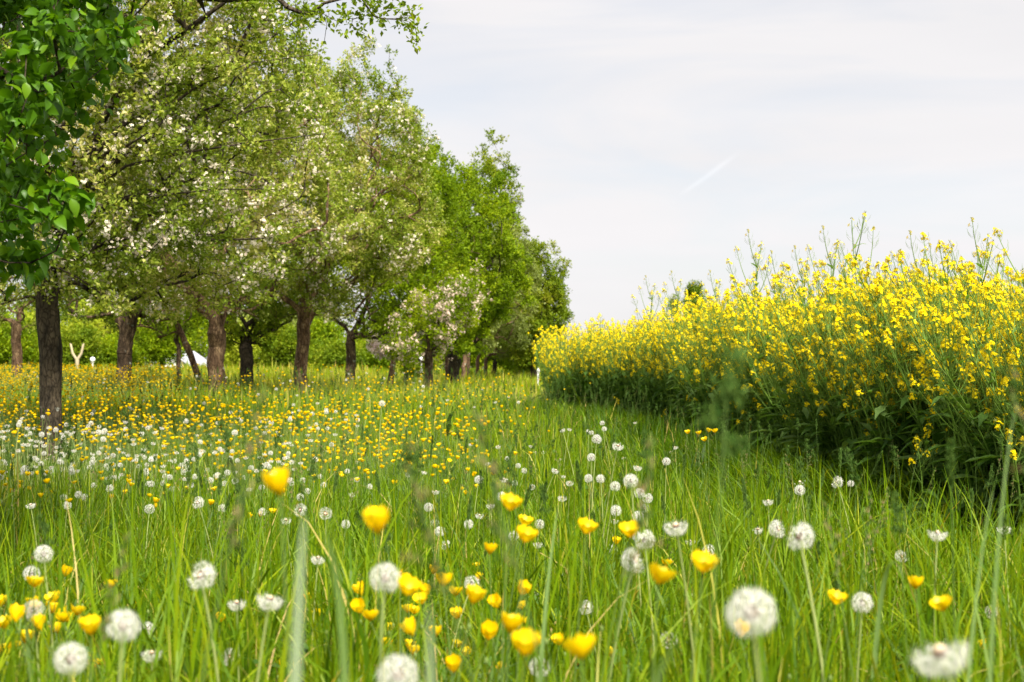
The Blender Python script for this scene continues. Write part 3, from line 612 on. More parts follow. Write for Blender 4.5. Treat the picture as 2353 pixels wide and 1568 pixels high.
# ---------------------------------------------------------------- rape field
def make_rape(h, seed, low=.42, nbr=8, leafy=1.0, lean=.18, sparse=1.0):
    rg = np.random.default_rng(seed)
    t = thing('rapeseed_plant', (0, 0, -50), 'yellow flowering rapeseed plant', 'rapeseed plant')
    stem = MB(); heads = []; leafs = []
    tt = np.linspace(0, 1, 12)
    P = np.stack([lean * h * tt ** 1.3 + .02 * np.sin(tt * 4 + seed), .06 * h * np.sin(tt * 2.5 + seed * 2) * tt, h * tt * (1 - .03)], 1)
    V, F = tube(P, np.linspace(.0075, .0020, 12), 6); stem.add(V, F, .55)
    tips = []
    def raceme(Q, tipdir, L, nfl):
        """flowers and pods round the last stretch L of polyline tip Q"""
        fl = MB(); heads.append(fl); td = norm(tipdir); U = norm(np.cross(td, [.3, 1, .2])); W_ = np.cross(td, U)
        # pods below
        npod = int(rg.integers(6, 13)); a = rg.uniform(0, 6.28, npod); s = rg.uniform(-L * 1.9, -L * .55, npod)
        for q in range(npod):
            b = Q + td * s[q]; o = U * math.cos(a[q]) + W_ * math.sin(a[q])
            pts = np.array([b, b + o * .018 + td * .006, b + o * .033 + td * .028 + .0 * UP, b + o * .036 + td * .048])
            V, F = tube(pts, [.0005, .0006, .0010, .0004], 3); stem.add(V, F, rg.uniform(.5, 1))
        n = nfl; a = rg.uniform(0, 6.28, n); s = np.sort(rg.uniform(-L * .62, L * .03, n)); o = U * np.cos(a)[:, None] + W_ * np.sin(a)[:, None]
        rad = .021 * np.clip(-s / (L * .5) + .25, .3, 1)
        fp = Q + td * s[:, None] + o * rad[:, None] + td * .010; fd = norm(o * 1.0 + td * rg.uniform(.2, 1.3, n)[:, None])
        for q in range(n):
            V, F = tube(np.array([Q + td * (s[q] - .006), fp[q]]), [.0004, .0004], 3); stem.add(V, F, .8)
        # four petals, each a bent pair of triangles
        U2 = norm(np.cross(fd, td + .01)); W2 = np.cross(fd, U2)
        for k in range(4):
            aa = k * math.pi / 2 + rg.normal(.3, .2, n); dd = U2 * np.cos(aa)[:, None] + W2 * np.sin(aa)[:, None]; ss = np.cross(fd, dd)
            sz = rg.uniform(.0075, .0105, n)[:, None]; cupv = rg.uniform(.1, .8, n)[:, None]
            p0 = fp; p1 = fp + dd * sz * .75 + ss * sz * .46 + fd * sz * cupv * .4; p2 = fp + dd * sz * 1.12 + fd * sz * cupv * .4; p3 = fp + dd * sz * .75 - ss * sz * .46 + fd * sz * cupv * .4
            V = np.stack([p0, p1, p2, p3], 1).reshape(-1, 3); fl.add(V, np.arange(n * 4).reshape(-1, 4), np.repeat(np.clip(rg.beta(3, 2, n), 0, 1), 4))
        # buds at the tip
        m = int(rg.integers(6, 11)); a = rg.uniform(0, 6.28, m); rr = rg.uniform(0, .010, m)
        bp_ = Q + (U * np.cos(a)[:, None] + W_ * np.sin(a)[:, None]) * rr[:, None] + td * rg.uniform(.002, .014, m)[:, None]
        for q in range(m):
            V, F = tube(np.array([bp_[q], bp_[q] + td * .004, bp_[q] + td * .007]), [.0006, .0018, .0004], 4); fl.add(V, F, rg.random(), 1)
    nf = lambda: max(2, int(rg.integers(8, 19) * sparse))
    raceme(P[-1], P[-1] - P[-2], .10, nf())
    for b in range(nbr):
        u = low + (0.93 - low) * (b + rg.uniform(0, .8)) / nbr; k = u * 11; i = int(k); base = P[i] + (P[min(i + 1, 11)] - P[i]) * (k - i)
        a = b * 2.4 + rg.uniform(-.5, .5); o = np.array([math.cos(a), math.sin(a), 0]); ln = h * rg.uniform(.16, .34) * (1.25 - u * .7)
        e = base + o * ln * rg.uniform(.30, .6) + UP * ln * .95 + np.array([lean * ln * .4, 0, 0]); mid = base + o * ln * .30 + UP * ln * .35
        s = np.linspace(0, 1, 6)[:, None]; Q = (1 - s) ** 2 * base + 2 * s * (1 - s) * mid + s ** 2 * e
        V, F = tube(Q, np.linspace(.0038, .0014, 6), 4); stem.add(V, F, .65)
        raceme(Q[-1], Q[-1] - Q[-2], .07, nf())
        # clasping leaf where the branch leaves the stem
        lt = np.array([[0, 0, 0], [-.014, .03, .006], [.014, .03, .006], [-.010, .085, -.002], [.010, .085, -.002], [0, .13, -.03]]); lF = [[0, 2, 4, 1], ]
        lf = MB(); leafs.append(lf); stamp(lf, lt, [[0, 2, 1], [1, 2, 4], [1, 4, 3], [3, 4, 5]], base[None], norm(o + UP * .5)[None], UP, rg.uniform(.5, 1.0), rg.uniform(.2, .8))
    nl = int(13 * leafy); a = rg.uniform(0, 6.28, nl); u = rg.uniform(.05, .62, nl); o = np.stack([np.cos(a), np.sin(a), rg.uniform(-.1, .7, nl)], 1)
    pos = np.stack([np.interp(u * 11, np.arange(12), P[:, q]) for q in range(3)], 1)
    lt = []
    for i in range(6):
        s = i / 5; wv = .040 * math.sin(math.pi * min(1, s * .92 + .06)) * (1.25 if i % 2 else .85); z = .05 * s - .16 * s * s
        lt += [[-wv, s * .22, z + .012 + rg.normal(0, .004)], [0, s * .22, z], [wv, s * .22, z + .012 + rg.normal(0, .004)]]
    lF = []
    for i in range(5):
        for j in range(2): b = i * 3 + j; lF.append([b, b + 1, b + 4, b + 3])
    for q in range(nl):
        lf = MB(); leafs.append(lf); stamp(lf, np.array(lt), lF, pos[q:q + 1], o[q:q + 1], UP, rg.uniform(.55, 1.25) * (1.15 - u[q]), rg.random())
    link('stem', stem.mesh('stem', M['rapestem'], True), t)
    for lf in leafs: link('leaf', lf.mesh('leaf', M['rapeleaf'], True), t)
    for fl in heads: link('flower_head', fl.mesh('flower_head', [M['rape'], M['rapebud']]), t)
    return dict(o=t, h=h)
RP = [make_rape(h, 500 + i, low, nb_, 1.0, ln) for i, (h, low, nb_, ln) in enumerate([(1.30, .42, 8, .16), (1.38, .40, 8, .24), (1.48, .45, 8, .10), (1.25, .35, 7, .32), (1.42, .52, 8, .05), (1.54, .48, 9, .20), (1.32, .38, 8, .40)])]
RT = [make_rape(1.75, 540, .62, 6, .8, .05, .45), make_rape(1.62, 541, .6, 7, .8, .03, .7)]
RF = [make_rape(1.38, 570, .22, 12, .8, .25), make_rape(1.30, 571, .18, 12, .8, .15)]       # flowering almost to the ground, as at the far end
LOWP = make_rape(.62, 560, .55, 3, .7, .15, .8)
SLANT = {id(p) for p, l in zip(RP, (.16, .24, .10, .32, .05, .20, .40)) if l > .18}
def rape_rz(): return math.pi + random.gauss(0, .9)      # most stems lean out towards the orchard
xs, ys = [], []
Yv = 2.5
pts = []
rp_ = random.Random(11)
# dense front strip, then the body of the field
def field_scale(y): return float(np.interp(y, [0, 7, 10, 14, 18, 21, 24, 41], [.98, 1.0, 1.10, 1.18, 1.12, 1.04, .94, .94]))
y = 3.0
while y < 24.2:
    step = .085 if y < 12 else .11 if y < 20 else .15
    depth = 3.2
    k = int(depth / .10 * .60) if y < 12 else int(depth / .13 * .62) if y < 18 else int(depth / .13 * .8)
    for _ in range(max(1, int(k * step / .10))):
        off = rp_.random() ** 1.25 * depth
        pts.append((float(edge_x(y)) + .12 + off + rp_.gauss(0, .05), y + rp_.uniform(-step, step), off))
    y += step
for _ in range(5200):            # the field behind the strip, thinner since only tops can show
    yy = rp_.uniform(3, 60); xx = (float(edge_x(yy)) + 3.2 + rp_.random() ** 1.5 * 24) if yy < 24 else 3.2 + (yy - 24) * .1 + rp_.random() * 26
    if abs(xx) / max(yy, .1) < .9 or xx < 9: pts.append((xx, yy, 9))
pts += [(rp_.uniform(.62, 6), 24 + rp_.random() * 2.5, .3) for _ in range(420)]
pts = [p for p in pts if p[0] > .5 and not (p[1] < 5.2 and p[0] < 3.0)]
vis = [p for p in pts if p[0] < .37 * p[1] + .1]
vis.sort(key=lambda p: math.hypot(p[0], p[1]) + .8 * min(p[2], 4))
hid = set(map(id, vis[:278]))
ind = vis[:278]; rest = [p for p in pts if id(p) not in hid]
RA = [(1290, 'at the far left end of the field'), (1400, 'on the low left slope of the field'), (1500, 'by the lone stalk on the left slope'), (1600, 'in front of the far dark treetop'), (1670, 'just right of the far dark treetop'), (1742, 'under the first high dark-tipped stalk'), (1830, 'right of the first high dark-tipped stalk'),
      (1917, 'under the open yellow spike'), (1970, 'between yellow spike and tallest stalk'), (2016, 'under the tallest bare stalk'), (2075, 'just right of the tallest bare stalk'), (2130, 'above the low bright blossoms'), (2165, 'right of the low bright blossoms'), (2210, 'left of the flat yellow top'), (2265, 'under the flat yellow top'), (2310, 'near the right edge'), (2350, 'cut by the right edge'), (2440, 'just beyond the right edge')]
def rz_lab(x, y, off, h, br):
    px = 1176 + x / y / K; a = min(RA, key=lambda q: abs(q[0] - px))[1]
    row = 'in the front row' if off < .45 else 'in the second row' if off < 1.1 else 'deeper inside'
    hs = 'shorter' if h < 1.40 else 'medium' if h < 1.56 else 'taller'
    return '%s %s rapeseed plant %s, %s' % (hs, br, a, row), 'rapeseed plants along the field margin'
usedr = set()
def put_rape(p, loc, rz, tl, s, lab, grp):
    if id(p) in usedr: return clone(p['o'], loc, rz, tl, s, lab, grp)
    usedr.add(id(p)); o = p['o']; o.location = loc; o.rotation_euler = (tl[0], tl[1], rz); o.scale = (s, s, s); o['label'] = lab
    if grp: o['group'] = grp
    return o
random.seed(21)
for (x, y, off) in ind:
    s = field_scale(y) * random.choice([random.uniform(.72, 1.0)] * 4 + [random.uniform(.95, 1.10)] * 4 + ([random.uniform(1.08, 1.18)] if y > 9 else [])); pr_ = random.choice(RP + (RF * 2 if y > 13 else [])) if y < 18 else random.choice(RF + [RP[1]]); lab, grp = rz_lab(x, y, off, pr_['h'] * s, 'slanting' if id(pr_) in SLANT else 'upright')
    put_rape(pr_, (x, y, tz(x, y) - .02), rape_rz(), (random.gauss(0, .06), random.gauss(0, .06)), s, lab, grp)
for i, (px, py, Yt, v, lab) in enumerate([(2016, 497, 8.4, 0, 'tallest rapeseed stalk, nearly bare with seed pods, rising over the field'), (2265, 535, 8.4, 1, 'tall rapeseed stalk with a flat yellow top near the right edge'), (1917, 548, 9.2, 1, 'tall rapeseed stalk with an open yellow spike left of the tallest one'),
        (1742, 553, 10.6, 1, 'tall dark-tipped rapeseed stalk, first high one from the left'), (2120, 562, 8.6, 1, 'tall rapeseed stalk between the tallest one and the right edge'), (2310, 562, 7.9, 0, 'thin bare rapeseed stalk with buds at the right edge'), (1500, 650, 15, 1, 'rapeseed stalk sticking up at the left slope of the field'), (1560, 640, 14.5, 1, 'rapeseed stalk in front of the far dark treetop'), (1990, 590, 8.8, 1, 'tall rapeseed stalk just left of the tallest one'), (1650, 640, 12, 1, 'slim rapeseed stalk right of the far dark treetop'), (1795, 600, 11, 1, 'slim rapeseed stalk between first high one and open spike'), (1850, 590, 10, 1, 'forked rapeseed stalk left of the open yellow spike'), (2165, 590, 9, 1, 'rapeseed stalk left of the flat yellow top, slightly lower'), (2215, 600, 9, 1, 'second rapeseed stalk left of the flat yellow top'), (1610, 665, 14, 1, 'low dark rapeseed stalk on the left slope'), (1950, 585, 9.0, 1, 'rapeseed stalk right of the open yellow spike'),(1330, 740, 27, 1, 'rapeseed stalk above the far left end of the field')]):
    Yt = edge_hit(px, .45); T = at(px, py, Yt); g = tz(T.x, Yt); p = RT[v]; s = (T.z - g) / (p['h'] * .97 + .015)
    put_rape(p, (T.x - .04, Yt, g), math.pi * .5, (0, 0), s, lab, None)
for i, (px, py, Yt, lab) in enumerate([(2100, 985, 6.9, 'low rapeseed plant with bright yellow blossoms out in front of the dark stems'), (2135, 1020, 6.7, 'lowest blooming rapeseed shoot in front of the dark stems'), (2345, 985, 6.6, 'low rapeseed shoot cut by the right edge'), (1530, 945, 14, 'short rapeseed plant standing alone on the grass bank'), (1420, 915, 17, 'short rapeseed plant with a pale cluster at the foot of the field'), (1210, 908, 30, 'small yellow rapeseed plant alone in the grass left of the field'), (1245, 880, 31, 'small rapeseed plant beside the far corner of the field'), (1370, 940, 16.5, 'tiny rapeseed shoot in the grass bank, far left of it')]):
    Yt = edge_hit(px, -.25 if py > 950 else -.1) if px > 1300 else Yt; T = at(px, py, Yt); g = tz(T.x, Yt); s = max(.5, min(1.6, (T.z - g) / .62))
    put_rape(LOWP, (T.x, Yt, T.z - .62 * s), random.uniform(0, 6.28), (0, 0), s, lab, None)
for k, (p, lb) in enumerate(zip(RF, ('bushy rapeseed plant yellow to the ground at the far left corner of the field', 'second bushy rapeseed plant beside the far left corner of the field'))):
    if id(p) not in usedr: x = .75 + .35 * k; put_rape(p, (x, 23.9, tz(x, 23.9)), 2.5, (0, 0), .95, lb, None)
n = len(rest); ra = np.array(rest); IRP, IFULL = 0, len(RP)
sc = np.array([field_scale(q) for q in ra[:, 1]]) * rng.uniform(.78, 1.08, n)
pos = np.stack([ra[:, 0], ra[:, 1], terrain(ra[:, 0], ra[:, 1]) - .02], 1)
scatter('rapeseed_field', [list(p['o'].children) for p in RP + RF], pos, math.pi + rng.normal(0, .9, n), rng.normal(0, .06, (n, 2)), sc, np.where(ra[:, 1] > 17, rng.integers(0, 2, n) + IFULL, rng.integers(0, len(RP), n) + IRP), 'dense yellow mass of flowering rapeseed filling the field behind its front plants', 'rapeseed field')
print('rape', len(ind), n)

# ---------------------------------------------------------------- trees
LEAF = np.array([[0, 0, 0], [-.30, .45, .10], [0, 1, -.06], [.30, .45, .10]]); LEAFF = [[0, 3, 2, 1]]
LEAFT = [[0, 2, 1], [0, 3, 2]]
def blossom_template():
    V = []; F = []
    for k in range(5):
        a = k * 1.2566; c, s = math.cos(a), math.sin(a)
        for (u, w, z) in ((.08, 0, 0), (.62, -.36, .16), (1.0, 0, .24), (.62, .36, .16)): V.append([u * c - w * s, u * s + w * c, z])
        F.append([4 * k, 4 * k + 1, 4 * k + 2, 4 * k + 3])
    V = np.array(V); return V[:, [0, 2, 1]] * np.array([1, 1, 1.]), F          # faces along +y
BLT, BLF = blossom_template()
def grow(base, trunk_pts, trunk_r, env, ntarg, seed, rtip=.004, shell=.45, stiff=.40, droop=0., limbs=None, jit=.05):
    """env: function(n, rng) -> target points. Returns (trunk tube parts, branch tubes, nodes, twigness)"""
    rg = np.random.default_rng(seed)
    P = [np.array(p, float) for p in trunk_pts]; par = [-1] + list(range(len(P) - 1)); dr = [np.array([0, 0, 1.])] * len(P)
    for i in range(1, len(P)): dr[i] = norm(P[i] - P[i - 1])
    first_ok = len(P) - 1; plen = [0.] * len(P); paths = []
    T = env(ntarg, rg)
    f = P[-1]
    order = np.argsort(np.linalg.norm(T - f, axis=1) * rg.uniform(.8, 1.2, len(T)))
    T = T[order]
    if limbs is not None: T = np.concatenate([np.array(limbs), T])
    NP = np.zeros((len(P) + len(T) * 9 + 10, 3)); NP[:len(P)] = P; n = len(P); PL = np.zeros(len(NP))
    for ti, t in enumerate(T):
        d = np.linalg.norm(NP[first_ok:n] - t, axis=1) + .18 * PL[first_ok:n] + np.maximum(0, (NP[first_ok:n, 2] - t[2])) * .35
        j = first_ok + int(np.argmin(d)) if not (limbs is not None and ti < len(limbs)) else first_ok - (ti % 2)
        p0 = NP[j]; dist = np.linalg.norm(t - p0)
        if dist < .06: continue
        k = int(np.clip(math.ceil(dist / .32), 2, 8)); p1 = p0 + dr[j] * dist * stiff + rg.normal(0, jit, 3) * dist
        path = [j]; prev = j; q0 = p0
        for s in range(1, k + 1):
            u = s / k; q = (1 - u) ** 2 * p0 + 2 * u * (1 - u) * p1 + u * u * t; q = q + (rg.normal(0, .022, 3) * dist * .6 if s < k else 0)
            q[2] -= droop * dist * u * u
            NP[n] = q; PL[n] = PL[prev] + np.linalg.norm(q - q0); par.append(prev); dr.append(norm(q - q0)); path.append(n); prev = n; q0 = q; n += 1
        paths.append(path)
    NP = NP[:n]; cnt = np.zeros(n); 
    child = np.zeros(n, bool)
    for i in range(n):
        if par[i] >= 0: child[par[i]] = True
    cnt[~child] = 1
    for i in range(n - 1, 0, -1): cnt[par[i]] += cnt[i]
    e = math.log(trunk_r * .92 / rtip) / math.log(max(cnt[first_ok], 2)); r = rtip * cnt ** e
    mb = MB(); sub = {}
    for path in paths:
        idx = path; pts = NP[idx]; rr = r[idx].copy(); rr[0] = min(rr[0], rr[1] * 1.25)
        sd_ = 9 if rr[1] > .05 else 6 if rr[1] > .015 else 4 if rr[1] > .007 else 3
        V, F = tube(pts, rr, sd_); mb.add(V, F, .5)
    return NP, np.array(par), np.array(dr), cnt, r, mb
def trunk_mesh(pts, radii, seed, sides=20, rough=.10):
    P = np.array(pts, float); n = len(P); s = np.linspace(0, n - 1, n * 7); PP = np.stack([np.interp(s, np.arange(n), P[:, k]) for k in range(3)], 1); rr = np.interp(s, np.arange(n), radii)
    V, F = tube(PP, rr, sides); V = V.copy()
    Cn = np.repeat(PP, sides, 0); rad = V - Cn; a = np.tile(np.arange(sides) * 2 * math.pi / sides, len(PP)); z = Cn[:, 2]
    f = np.array([noise.noise(Vector((math.cos(x) * 1.2 + seed, math.sin(x) * 1.2, zz * 1.6))) + .5 * noise.noise(Vector((math.cos(x) * 4 + seed, math.sin(x) * 4, zz * 5))) for x, zz in zip(a, z)])
    flare = .28 * np.exp(-(z - z.min()) / .16)
    V = Cn + rad * (1 + rough * 1.1 * f + flare * (.7 + .4 * np.sin(a * 5 + seed)))[:, None]
    mb = MB(); mb.add(V, F, .5)
    # rounded top so that the fork shows no hole
    V2, F2 = tube(np.array([PP[-1] - (PP[-1] - PP[-2]), PP[-1] + [0, 0, radii[-1] * .5], PP[-1] + [0, 0, radii[-1] * .95]]), [radii[-1] * 1.0, radii[-1] * .85, .01], sides); mb.add(V2, F2, .5)
    return mb
def ellipsoid_env(c, rad, shell=.5, lo=None, pull=None):
    c = np.array(c, float); rad = np.array(rad, float)
    def fn(n, rg):
        v = norm(rg.normal(size=(n * 2, 3))); u = rg.random(n * 2) ** (1 / 3.) ; u = np.where(rg.random(n * 2) < shell, rg.uniform(.82, 1.06, n * 2), u)
        q = c + v * u[:, None] * rad
        lump = np.array([noise.noise(Vector(x * 1.1) + Vector((c[0], 5, 7))) for x in v * 1.8]); q = c + (q - c) * (1 + .30 * lump)[:, None]
        if lo is not None: q = q[q[:, 2] > lo]
        return q[:n]
    return fn
def fill_leaves(mb, NP, dr, cnt, n, size, rg, per=5, maxcnt=6, spread=.07, up=.25, r_bias=0., shape=LEAF, F=LEAFT, drp=0.):
    ok = np.where(cnt <= maxcnt)[0]; ok = ok[ok > 3]; j = rg.choice(ok, n // per)
    b = NP[j] + rg.normal(0, spread, (len(j), 3)); base = np.repeat(b, per, 0); d = norm(rg.normal(size=(len(base), 3)) + np.repeat(dr[j], per, 0) * .6 + np.array([0, 0, up]))
    if drp: d = norm(d + np.array([0, 0, -drp]))
    pos = base + d * size * .35 + rg.normal(0, size * .25, base.shape)
    nrm = norm(rg.normal(size=(len(base), 3)) * .8 + UP)
    clump = np.repeat(np.clip(.42 + .8 * np.array([noise.noise(Vector(q) * .9) for q in b]), 0, 1), per)
    rr = np.clip(clump * .55 + rg.beta(2, 2.6, len(base)) * .6 - .08 + r_bias, 0, 1)
    stamp(mb, shape, F, pos, d, nrm, size * rg.uniform(.6, 1.3, len(base)), rr)
def tree(name, label, cat, base, pts, radii, env, ntarg, leaves, lsize, leafmat, bark='bark', group=None, blossoms=0, bsize=.02, seed=1, limbs=None, stiff=.4, droop=0, rough=.1, shell=.5, spread=.07, maxcnt=6, per=5, rbias=0., bmat='blossom', bfn=None, up=.25):
    t = thing(name, base, label, cat, group)
    rg = np.random.default_rng(seed)
    NP, par, dr, cnt, r, bm = grow(base, pts, radii[-1], env, ntarg, seed, limbs=limbs, stiff=stiff, droop=droop)
    link('trunk', trunk_mesh(pts, radii, seed, rough=rough).mesh('trunk', M[bark], True), t)
    link('branches', bm.mesh('branches', M[bark], True), t)
    lm = MB(); fill_leaves(lm, NP, dr, cnt, leaves, lsize, rg, per=per, maxcnt=maxcnt, spread=spread, r_bias=rbias, up=up)
    link('crown', lm.mesh('crown', M[leafmat]), t)
    if blossoms:
        fb = MB(); ok = np.where(cnt <= 4)[0]; ok = ok[ok > 3]
        if bfn is not None: ok = ok[bfn(NP[ok])]
        cl = np.array([noise.noise(Vector(q) * 1.6 + Vector((9, 2, 4))) for q in NP[ok]]); w = np.clip(cl + .30, .02, 1); j = rg.choice(ok, blossoms // 5, p=w / w.sum())
        b = np.repeat(NP[j] + rg.normal(0, .06, (len(j), 3)), 5, 0); d = norm(rg.normal(size=b.shape) + [0, -.15, .35]); b = b + rg.normal(0, bsize * 1.1, b.shape)
        stamp(fb, BLT, BLF, b, d, rdir(len(b)), bsize * rg.uniform(.7, 1.15, len(b)), np.clip(rg.beta(1.6, 2.2, len(b)), 0, 1))
        link('blossoms', fb.mesh('blossoms', M[bmat]), t)
    return t
def stem_pts(h, lean=(0, 0), n=5, wob=.02, seed=0):
    rg = np.random.default_rng(seed); u = np.linspace(0, 1, n); w = rg.normal(0, wob, (n, 2)); w[0] = 0
    return [[lean[0] * k + w[i][0], lean[1] * k + w[i][1], h * k] for i, k in enumerate(u)]
def spot(px, Y): x = (px - 1176.5) * K * Y; return (x, Y, tz(x, Y) - .03)
def orchard(px, Y, width_px, fork_py, cpx, ctop, cbot, crad_px, **kw):
    """tree whose trunk stands at px, crown measured in photograph pixels at its own distance"""
    b = spot(px, Y); r = width_px * K * Y / 2; zf = CAMZ + (822 - fork_py) * K * Y - b[2]; lean = kw.pop('lean', 0) * K * Y
    seed = kw.get('seed', 1)
    pts = stem_pts(zf, (lean, 0), 6, kw.pop('wob', r * .15), seed); radii = [r * 1.06, r, r * .96, r * .92, r * .92, r * .98]
    cx = (cpx - px) * K * Y; zt = CAMZ + (822 - ctop) * K * Y - b[2]; zb = CAMZ + (822 - cbot) * K * Y - b[2]; rx = crad_px * K * Y; depth = kw.pop('depth', 1.0)
    shear = kw.pop('shear', 0)
    env0 = ellipsoid_env((cx, 0, (zt + zb) / 2), (rx, rx * depth, (zt - zb) / 2), lo=zb - .1, shell=kw.pop('shell', .5))
    def env(n, rg):
        q = env0(n, rg); q[:, 2] += shear * (q[:, 0] - cx); return q[q[:, 2] > zb - .3]
    return tree(kw.pop('name', 'apple_tree'), kw.pop('label'), kw.pop('cat', 'tree'), b, pts, radii, env, kw.pop('ntarg', 600), kw.pop('leaves', 30000), kw.pop('lsize', .07), kw.pop('mat', 'apple'), **kw)
GR = 'old fruit trees of the meadow orchard'
# --- the nearest blossoming apple tree (trunk at the left), its boughs sweep up to the right
Y = 14.5; b = spot(117, Y)
def envA(n, rg):
    e1 = ellipsoid_env(((350 - 117) * K * Y, .2, 3.65), (370 * K * Y, 1.75, 2.25), shell=.35, lo=1.62)(int(n * .62), rg)
    e2 = ellipsoid_env(((270 - 117) * K * Y, 0, 4.9), (380 * K * Y, 1.9, 1.7), shell=.4, lo=3.6)(int(n * .30), rg)
    e3 = ellipsoid_env((-.7, .1, 2.4), (1.6, 1.5, .9), shell=.3, lo=1.60)(n - int(n * .92), rg)
    return np.concatenate([e1, e2, e3])
limbsA = [[1.1, .1, 2.9], [-.7, .3, 2.5], [.2, -.7, 3.0], [2.3, -.3, 2.35], [.9, .9, 3.6], [-.3, 0, 3.8], [2.5, .3, 4.7], [2.5, -1.45, 2.7], [2.9, -1.2, 4.0], [2.0, -1.5, 4.9], [2.7, -.9, 5.1], [1.4, -1.6, 3.2], [2.9, -.9, 3.3], [.6, -1.4, 2.2]]
tree('apple_tree', 'nearest apple tree, dark lichened trunk at left, white blossom on long boughs', 'tree', b,
     [[0, 0, 0], [.01, 0, .35], [-.01, .02, .8], [.0, 0, 1.2], [-.03, 0, 1.55], [-.05, 0, 1.85]], [.135, .114, .108, .110, .108, .106], envA, 2100, 112000, .048, 'apple', 'barkd', GR, 24000, .019, 3, limbsA, .42, 0, .13, spread=.055, maxcnt=14, rbias=.05)
# --- long bough tip reaching into the sky at the top belongs to that tree's neighbour behind
orchard(497, 24, 42, 762, 490, 130, 732, 310, name='apple_tree', label='lichened apple tree with a thick furrowed trunk, left of the blackish one', group=GR, bark='barkw', seed=5, ntarg=1500, leaves=80000, lsize=.058, spread=.055, blossoms=11000, bsize=.024, lean=0,
        limbs=[[-.75, 0, 2.2], [.6, .2, 2.4], [.1, .5, 3]], rbias=.06)
orchard(695, 27, 32, 742, 770, 150, 728, 235, name='apple_tree', label='apple tree with a brown Y-forked trunk and an olive blossoming crown', group=GR, bark='barkw', seed=8, ntarg=1500, leaves=80000, lsize=.058, spread=.055, mat='apple', blossoms=7500, bsize=.026,
        limbs=[[-.5, 0, 2.15], [.62, 0, 2.3], [.2, .4, 3.2], [2.1, 0, 4.6]], rbias=.09)
orchard(285, 30, 36, 785, 260, 240, 748, 260, name='apple_tree', label='dark V-forked fruit tree standing behind, between nearest trunk and thin sapling', group=GR, bark='bark', seed=11, ntarg=500, leaves=30000, lsize=.075, blossoms=1500, bsize=.028, limbs=[[-.45, 0, 2.3], [.45, .1, 2.4]])
orchard(37, 38, 24, 752, 40, 380, 752, 170, name='fruit_tree', label='brown-trunked fruit tree at the left edge behind the nearest trunk', group=GR, bark='barkw', seed=13, ntarg=350, leaves=20000, lsize=.085, mat='apple', limbs=[[-.9, 0, 1.9], [.9, 0, 1.95]])
orchard(411, 36, 11, 800, 405, 560, 780, 85, name='sapling_tree', label='slim young tree with a thin straight stem left of the lichened trunk', group=None, bark='bark', seed=15, ntarg=220, leaves=9000, lsize=.08, mat='bright')
orchard(476, 33, 16, 790, 330, 420, 775, 150, name='fruit_tree', label='fruit tree with a trunk leaning steeply left behind the lichened trunk', group=GR, bark='barkw', seed=17, ntarg=300, leaves=16000, lsize=.08, mat='apple', lean=-48, wob=.01)
orchard(566, 31, 33, 800, 590, 430, 790, 150, name='fruit_tree', label='blackish fruit tree with a stout twisted V trunk right of the lichened one', group=GR, bark='barkd', seed=19, ntarg=450, leaves=26000, lsize=.075, mat='dark', limbs=[[-.35, 0, 1.9], [.30, 0, 1.95]])
orchard(805, 36, 24, 790, 880, 315, 775, 190, name='fruit_tree', label='fresh green tree with a straight brown trunk, right of the Y-forked one', group=GR, bark='bark', seed=23, ntarg=1000, leaves=52000, lsize=.08, mat='bright', spread=.08)
orchard(893, 40, 14, 785, 975, 340, 775, 130, name='fruit_tree', label='tree with a thin tan trunk leaning to the right', group=GR, bark='barkw', seed=27, ntarg=420, leaves=24000, lsize=.085, mat='bright', lean=18, wob=.01)
orchard(985, 33, 20, 812, 1000, 640, 830, 118, shear=.55, name='blossom_tree', label='low apple tree covered in pinkish white blossom in the middle distance', group=GR, bark='bark', seed=29, ntarg=300, leaves=14000, lsize=.06, mat='bright', blossoms=3600, bsize=.030, bmat='cream', rbias=.05, shell=.2)
orchard(930, 44, 12, 815, 905, 755, 825, 62, name='blossom_tree', label='small crooked dark-stemmed apple tree with pink blossom behind the leaning one', group=GR, bark='barkd', seed=31, ntarg=200, leaves=2500, lsize=.06, mat='olive', blossoms=3600, bsize=.036, bmat='pink', wob=.06)
orchard(1043, 42, 29, 815, 1075, 400, 810, 135, name='fruit_tree', label='broad dark trunk right of the blossoming tree, with a tall green crown', group=GR, bark='barkd', seed=33, ntarg=700, leaves=44000, lsize=.09, mat='bright', rbias=-.03)
orchard(1027, 46, 10, 810, 1010, 430, 800, 90, name='fruit_tree', label='slender brown trunk close left of the broad dark one', group=GR, bark='barkw', seed=35, ntarg=250, leaves=12000, lsize=.09, mat='bright')
orchard(1063, 52, 10, 820, 1150, 500, 812, 85, name='willow_tree', label='silvery green tree with upright twigs behind the broad dark trunk', group=GR, bark='barkw', seed=37, ntarg=420, leaves=24000, lsize=.085, mat='silver', lean=6)
orchard(1076, 58, 8, 822, 1130, 335, 790, 66, name='fruit_tree', label='high fruit tree whose brownish top juts into the sky', group=GR, bark='barkw', seed=39, ntarg=420, leaves=24000, lsize=.10, mat='dark', rbias=.15)
orchard(1098, 60, 9, 828, 1165, 600, 830, 70, name='fruit_tree', label='pale green tree with a short trunk in the far row, left one of two', group=GR, bark='barkw', seed=41, ntarg=300, leaves=15000, lsize=.10, mat='silver')
orchard(1116, 64, 9, 828, 1190, 630, 832, 60, name='fruit_tree', label='pale green tree with a short trunk in the far row, right one of two', group=GR, bark='barkw', seed=43, ntarg=260, leaves=12000, lsize=.10, mat='lime')
orchard(1133, 66, 11, 835, 1150, 700, 838, 55, name='fruit_tree', label='low fruit tree with a dark bent trunk in the far row', group=GR, bark='barkd', seed=45, ntarg=240, leaves=10000, lsize=.10, mat='bright', lean=5)
